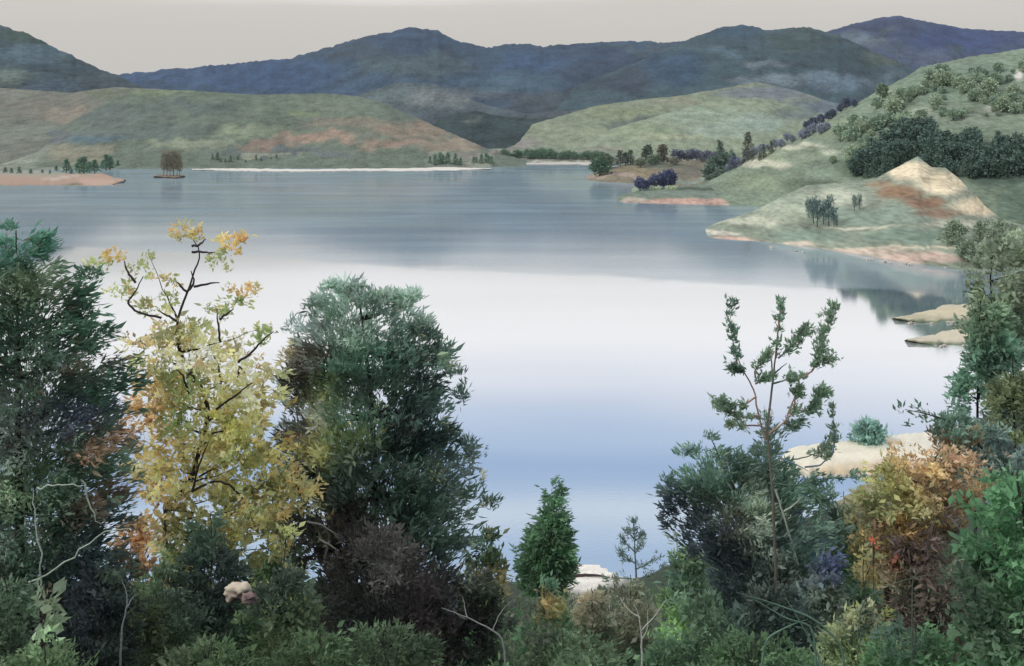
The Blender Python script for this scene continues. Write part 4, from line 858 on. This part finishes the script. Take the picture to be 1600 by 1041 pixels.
# far left shore
for i, px in enumerate([332, 340, 350, 362, 372, 382, 398, 410, 424, 432, 345]):
    far_tree('shore_tree', 'conifer', (86, 118, 92), on('far_shore', px, 252 + rr_.uniform(-2, 4)), [10, 14, 8, 12, 8, 6, 9, 8, 6, 9, 8][i],
             'tiny green tree on the grassy far shore left of centre', 'tree', 'tiny trees on the far left shore', i, 1.1)
for i, px in enumerate([672, 680, 688, 692, 700, 712, 722, 740, 746, 752, 758, 764, 768]):
    far_tree('shore_tree', 'conifer', (88, 122, 94), on('far_shore', px, 257 + rr_.uniform(-3, 1)), rr_.uniform(9, 18),
             'small green tree by the pale beach on the middle far shore', 'tree', 'small trees on the middle far shore', i, 1.2)
for i in range(26):
    px = 790 + i * 6.2 + rr_.uniform(-2, 2)
    far_tree('shore_tree', 'round', (84, 118, 88), on('far_shore', px, 247 + i * .1 + rr_.uniform(-1, 1)), rr_.uniform(9, 15),
             'green tree in the long row behind the far white beach', 'tree', 'row of trees behind the far white beach', i, 1.1)
# headland
hl = [(939, 275, 26, (62, 98, 70), 1), (946, 262, 22, (80, 100, 76), 1), (968, 252, 24, (84, 96, 76), 0), (976, 254, 20, (84, 96, 78), 0), (985, 250, 22, (78, 108, 78), 0), (1008, 246, 26, (84, 104, 78), 0), (1014, 243, 28, (88, 100, 78), 0),
      (1031, 247, 26, (106, 104, 82), 0), (1038, 245, 28, (104, 102, 84), 0), (1020, 258, 16, (96, 116, 90), 1), (1000, 262, 14, (104, 116, 92), 1), (1052, 258, 12, (112, 110, 90), 1)]
for i, (px, py, h, c, k) in enumerate(hl):
    far_tree('headland_tree', 'round' if k else 'conifer', c, on('headland', px, py), h, 'small upright tree in the group on the tawny headland' if not k else 'low rounded tree in the group on the tawny headland', 'tree',
             'upright trees on the headland' if not k else 'rounded trees on the headland', i, 1.4)
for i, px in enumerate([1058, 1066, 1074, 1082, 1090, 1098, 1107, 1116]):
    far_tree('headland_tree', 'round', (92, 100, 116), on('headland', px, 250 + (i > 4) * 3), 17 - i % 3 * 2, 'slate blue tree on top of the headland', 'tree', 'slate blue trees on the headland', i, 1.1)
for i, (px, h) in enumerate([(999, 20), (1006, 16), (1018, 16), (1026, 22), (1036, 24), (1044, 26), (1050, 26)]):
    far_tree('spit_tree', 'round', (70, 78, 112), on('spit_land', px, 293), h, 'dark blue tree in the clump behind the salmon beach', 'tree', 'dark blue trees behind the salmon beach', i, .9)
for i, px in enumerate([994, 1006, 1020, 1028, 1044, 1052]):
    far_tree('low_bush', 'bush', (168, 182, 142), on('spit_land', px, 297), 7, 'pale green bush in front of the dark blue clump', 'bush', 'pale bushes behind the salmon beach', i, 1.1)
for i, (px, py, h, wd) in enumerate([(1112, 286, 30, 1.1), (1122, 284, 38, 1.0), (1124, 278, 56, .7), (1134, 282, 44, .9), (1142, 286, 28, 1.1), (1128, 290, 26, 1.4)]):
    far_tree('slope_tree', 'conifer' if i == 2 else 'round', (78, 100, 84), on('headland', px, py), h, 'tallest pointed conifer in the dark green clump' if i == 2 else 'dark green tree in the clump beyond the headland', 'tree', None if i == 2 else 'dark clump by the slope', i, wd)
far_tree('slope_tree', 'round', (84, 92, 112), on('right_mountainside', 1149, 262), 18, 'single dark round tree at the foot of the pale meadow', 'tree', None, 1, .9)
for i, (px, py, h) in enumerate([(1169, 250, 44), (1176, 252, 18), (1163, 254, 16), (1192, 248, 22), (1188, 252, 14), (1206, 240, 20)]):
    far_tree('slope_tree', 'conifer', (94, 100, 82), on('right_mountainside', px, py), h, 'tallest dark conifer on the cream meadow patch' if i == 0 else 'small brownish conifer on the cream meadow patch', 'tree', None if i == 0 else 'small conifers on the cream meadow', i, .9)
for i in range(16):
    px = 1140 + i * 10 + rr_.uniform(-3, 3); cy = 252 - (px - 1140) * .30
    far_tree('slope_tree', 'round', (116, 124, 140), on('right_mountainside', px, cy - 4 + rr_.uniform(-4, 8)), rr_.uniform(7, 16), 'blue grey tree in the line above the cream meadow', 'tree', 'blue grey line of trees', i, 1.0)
for i, (px, py, h) in enumerate([(1262, 190, 14), (1270, 190, 16), (1282, 186, 14), (1294, 182, 13), (1302, 180, 13), (1312, 174, 12), (1322, 168, 16), (1334, 165, 12)]):
    far_tree('ridge_tree', 'round', (76, 86, 108), on('right_mountainside', px, max(py, 0) + 2), h, 'indigo tree on the right ridge line', 'tree', 'indigo trees on the ridge line', i, 1.0)
far_tree('ridge_tree', 'round', (84, 108, 78), on('right_mountainside', 1378, 155), 22, 'single round olive tree standing out on the ridge', 'tree', None, 2, .9)
# dark wood on the mountainside
wood = []
def woodlab(px, py, i):
    return ['dark pointed conifer', 'dark rounded tree', 'paler pointed conifer'][i % 3] + ' in wood ' + ('left of the sand bluff' if px < 1380 else 'just above the bluff peak' if px < 1470 else 'right of the bluff peak' if px < 1540 else 'at the right edge above the bluff') + (', upper side' if py < np.interp(px, [1335, 1440, 1640], [255, 228, 275]) else ', lower side')
def highlab(px, py, i):
    return ['grey green round tree', 'deeper green round tree', 'pale green round tree'][i % 3] + ' ' + ('left of the dark wood' if px < 1370 else 'above the dark wood' if px < 1500 else 'high at the right edge') + (' near the ridge line' if py < np.interp(px, [1290, 1340, 1400, 1440, 1500, 1640], [220, 205, 175, 150, 140, 120]) else ' lower down')
for i in range(400):
    px = rr_.uniform(1335, 1640); py = rr_.uniform(205, 320)
    lo = np.interp(px, [1335, 1390, 1440, 1500, 1560, 1640], [250, 215, 200, 215, 225, 235]); hi = np.interp(px, [1335, 1380, 1430, 1480, 1530, 1640], [272, 268, 248, 275, 295, 330])
    if lo < py < hi: wood.append((px, py))
wood.sort(key=lambda a: a[1])
for i, (px, py) in enumerate(wood[:170]):
    far_tree('forest_tree', ['conifer', 'round', 'conifer'][i % 3], [(70, 96, 82), (66, 92, 80), (76, 104, 88)][i % 3], on('right_mountainside', px, py + 8), rr_.uniform(20, 34), woodlab(px, py, i), 'tree', 'dark wood behind the sand bluff', i, 1.2)
# looser trees higher up
for i in range(260):
    px = rr_.uniform(1290, 1640); top = np.interp(px, [1290, 1340, 1400, 1440, 1500, 1640], [205, 185, 150, 125, 115, 95]); py = rr_.uniform(top, top + 75)
    if fbm(px / 30, py / 14, 0, 5, 2) > -.05:
        far_tree('forest_tree', 'round', [(124, 146, 118), (114, 138, 112), (130, 148, 116)][i % 3], on('right_mountainside', px, py), rr_.choice([7, 9, 11, 14, 20]) * rr_.uniform(.8, 1.2), highlab(px, py, i), 'tree', 'scattered trees high on the mountainside', i, 1.2)
# dark conifers on the meadow before the bluff
for i, (px, py, h) in enumerate([(1262, 338, 26), (1270, 350, 38), (1277, 354, 40), (1288, 350, 34), (1296, 354, 44), (1303, 356, 30), (1308, 356, 14)]):
    far_tree('meadow_tree', 'bare', (72, 100, 96), on('sand_bluff_hill', px, py), h, 'dark teal upright tree left of the sand bluff', 'tree', 'dark teal clump on the meadow', i, .75)
for i, (px, py, h) in enumerate([(1334, 330, 26), (1343, 328, 24)]):
    far_tree('meadow_tree', 'bare', (92, 112, 104), on('sand_bluff_hill', px, py), h, ['left one of the two leaning thin trees below the sand bluff', 'right one of the two leaning thin trees below the sand bluff'][i], 'tree', 'pair of thin trees', i, .6)
for i in range(24):
    px = rr_.uniform(1480, 1640)
    far_tree('bank_tree', ['round', 'conifer', 'bush'][i % 3], (112, 130, 102), on('sand_bluff_hill', px, rr_.uniform(372, 412)), rr_.uniform(14, 36), 'olive tree at the right end of the long beach', 'tree', 'olive trees at the end of the beach', i, 1.2)

# a dark weathered log across the little beach
lp = [np.array([(px - 800) / F * Y, Y, float(ground(px, Y)) + .25]) for px, Y in [(872, 145.6), (890, 146.2), (915, 146.4), (936, 146.1), (950, 145.5)]]
e = empty('driftwood_log', lp[0], 'long dark driftwood log lying across the little pale beach', 'log')
tubes_obj('log', [(smooth_path(lp, 4, .03), [.12, .22, .18, .08])], e, lp[0], (70, 62, 60))

# ------------------------------------------------------------------ the air
hv = np.array([[x, y, z] for z in (-60, 620) for x, y in ((-5200, -400), (5200, -400), (5200, 8800), (-5200, 8800))], float)
hf = np.array([[0, 3, 2, 1], [4, 5, 6, 7], [0, 1, 5, 4], [1, 2, 6, 5], [2, 3, 7, 6], [3, 0, 4, 7]])
hm = bpy.data.materials.new('haze_air'); hm.use_nodes = True; hn = hm.node_tree; hn.nodes.clear()
ho = hn.nodes.new('ShaderNodeOutputMaterial'); pv = hn.nodes.new('ShaderNodeVolumePrincipled')
pv.inputs['Color'].default_value = (.80, .88, 1, 1); pv.inputs['Density'].default_value = HAZE; pv.inputs['Anisotropy'].default_value = .2
hn.links.new(pv.outputs[0], ho.inputs['Volume'])
if HAZE:
    hz = mesh_obj('haze', hv, hf, hm); tag(hz, None, None, None, 'stuff')

# ------------------------------------------------------------------ labels of look-alikes: by their place in the row
ORD = ['first', 'second', 'third', 'fourth', 'fifth', 'sixth', 'seventh', 'eighth', 'ninth', 'tenth', 'eleventh', 'twelfth', 'thirteenth', 'fourteenth', 'fifteenth', 'sixteenth', 'seventeenth',
       'eighteenth', 'nineteenth', 'twentieth', 'twenty first', 'twenty second', 'twenty third', 'twenty fourth', 'twenty fifth', 'twenty sixth']
byl = {}
for o in SC.objects:
    if o.parent is None and o.get('label'): byl.setdefault(o['label'], []).append(o)
for lb, obs in byl.items():
    if 1 < len(obs) <= 26 and len(lb.split()) <= 12:
        obs.sort(key=lambda o: o.location.x / o.location.y)
        for k, o in enumerate(obs):
            o['label'] = ('leftmost' if k == 0 else 'rightmost' if k == len(obs) - 1 else ORD[k] + ' from the left') + ', ' + lb
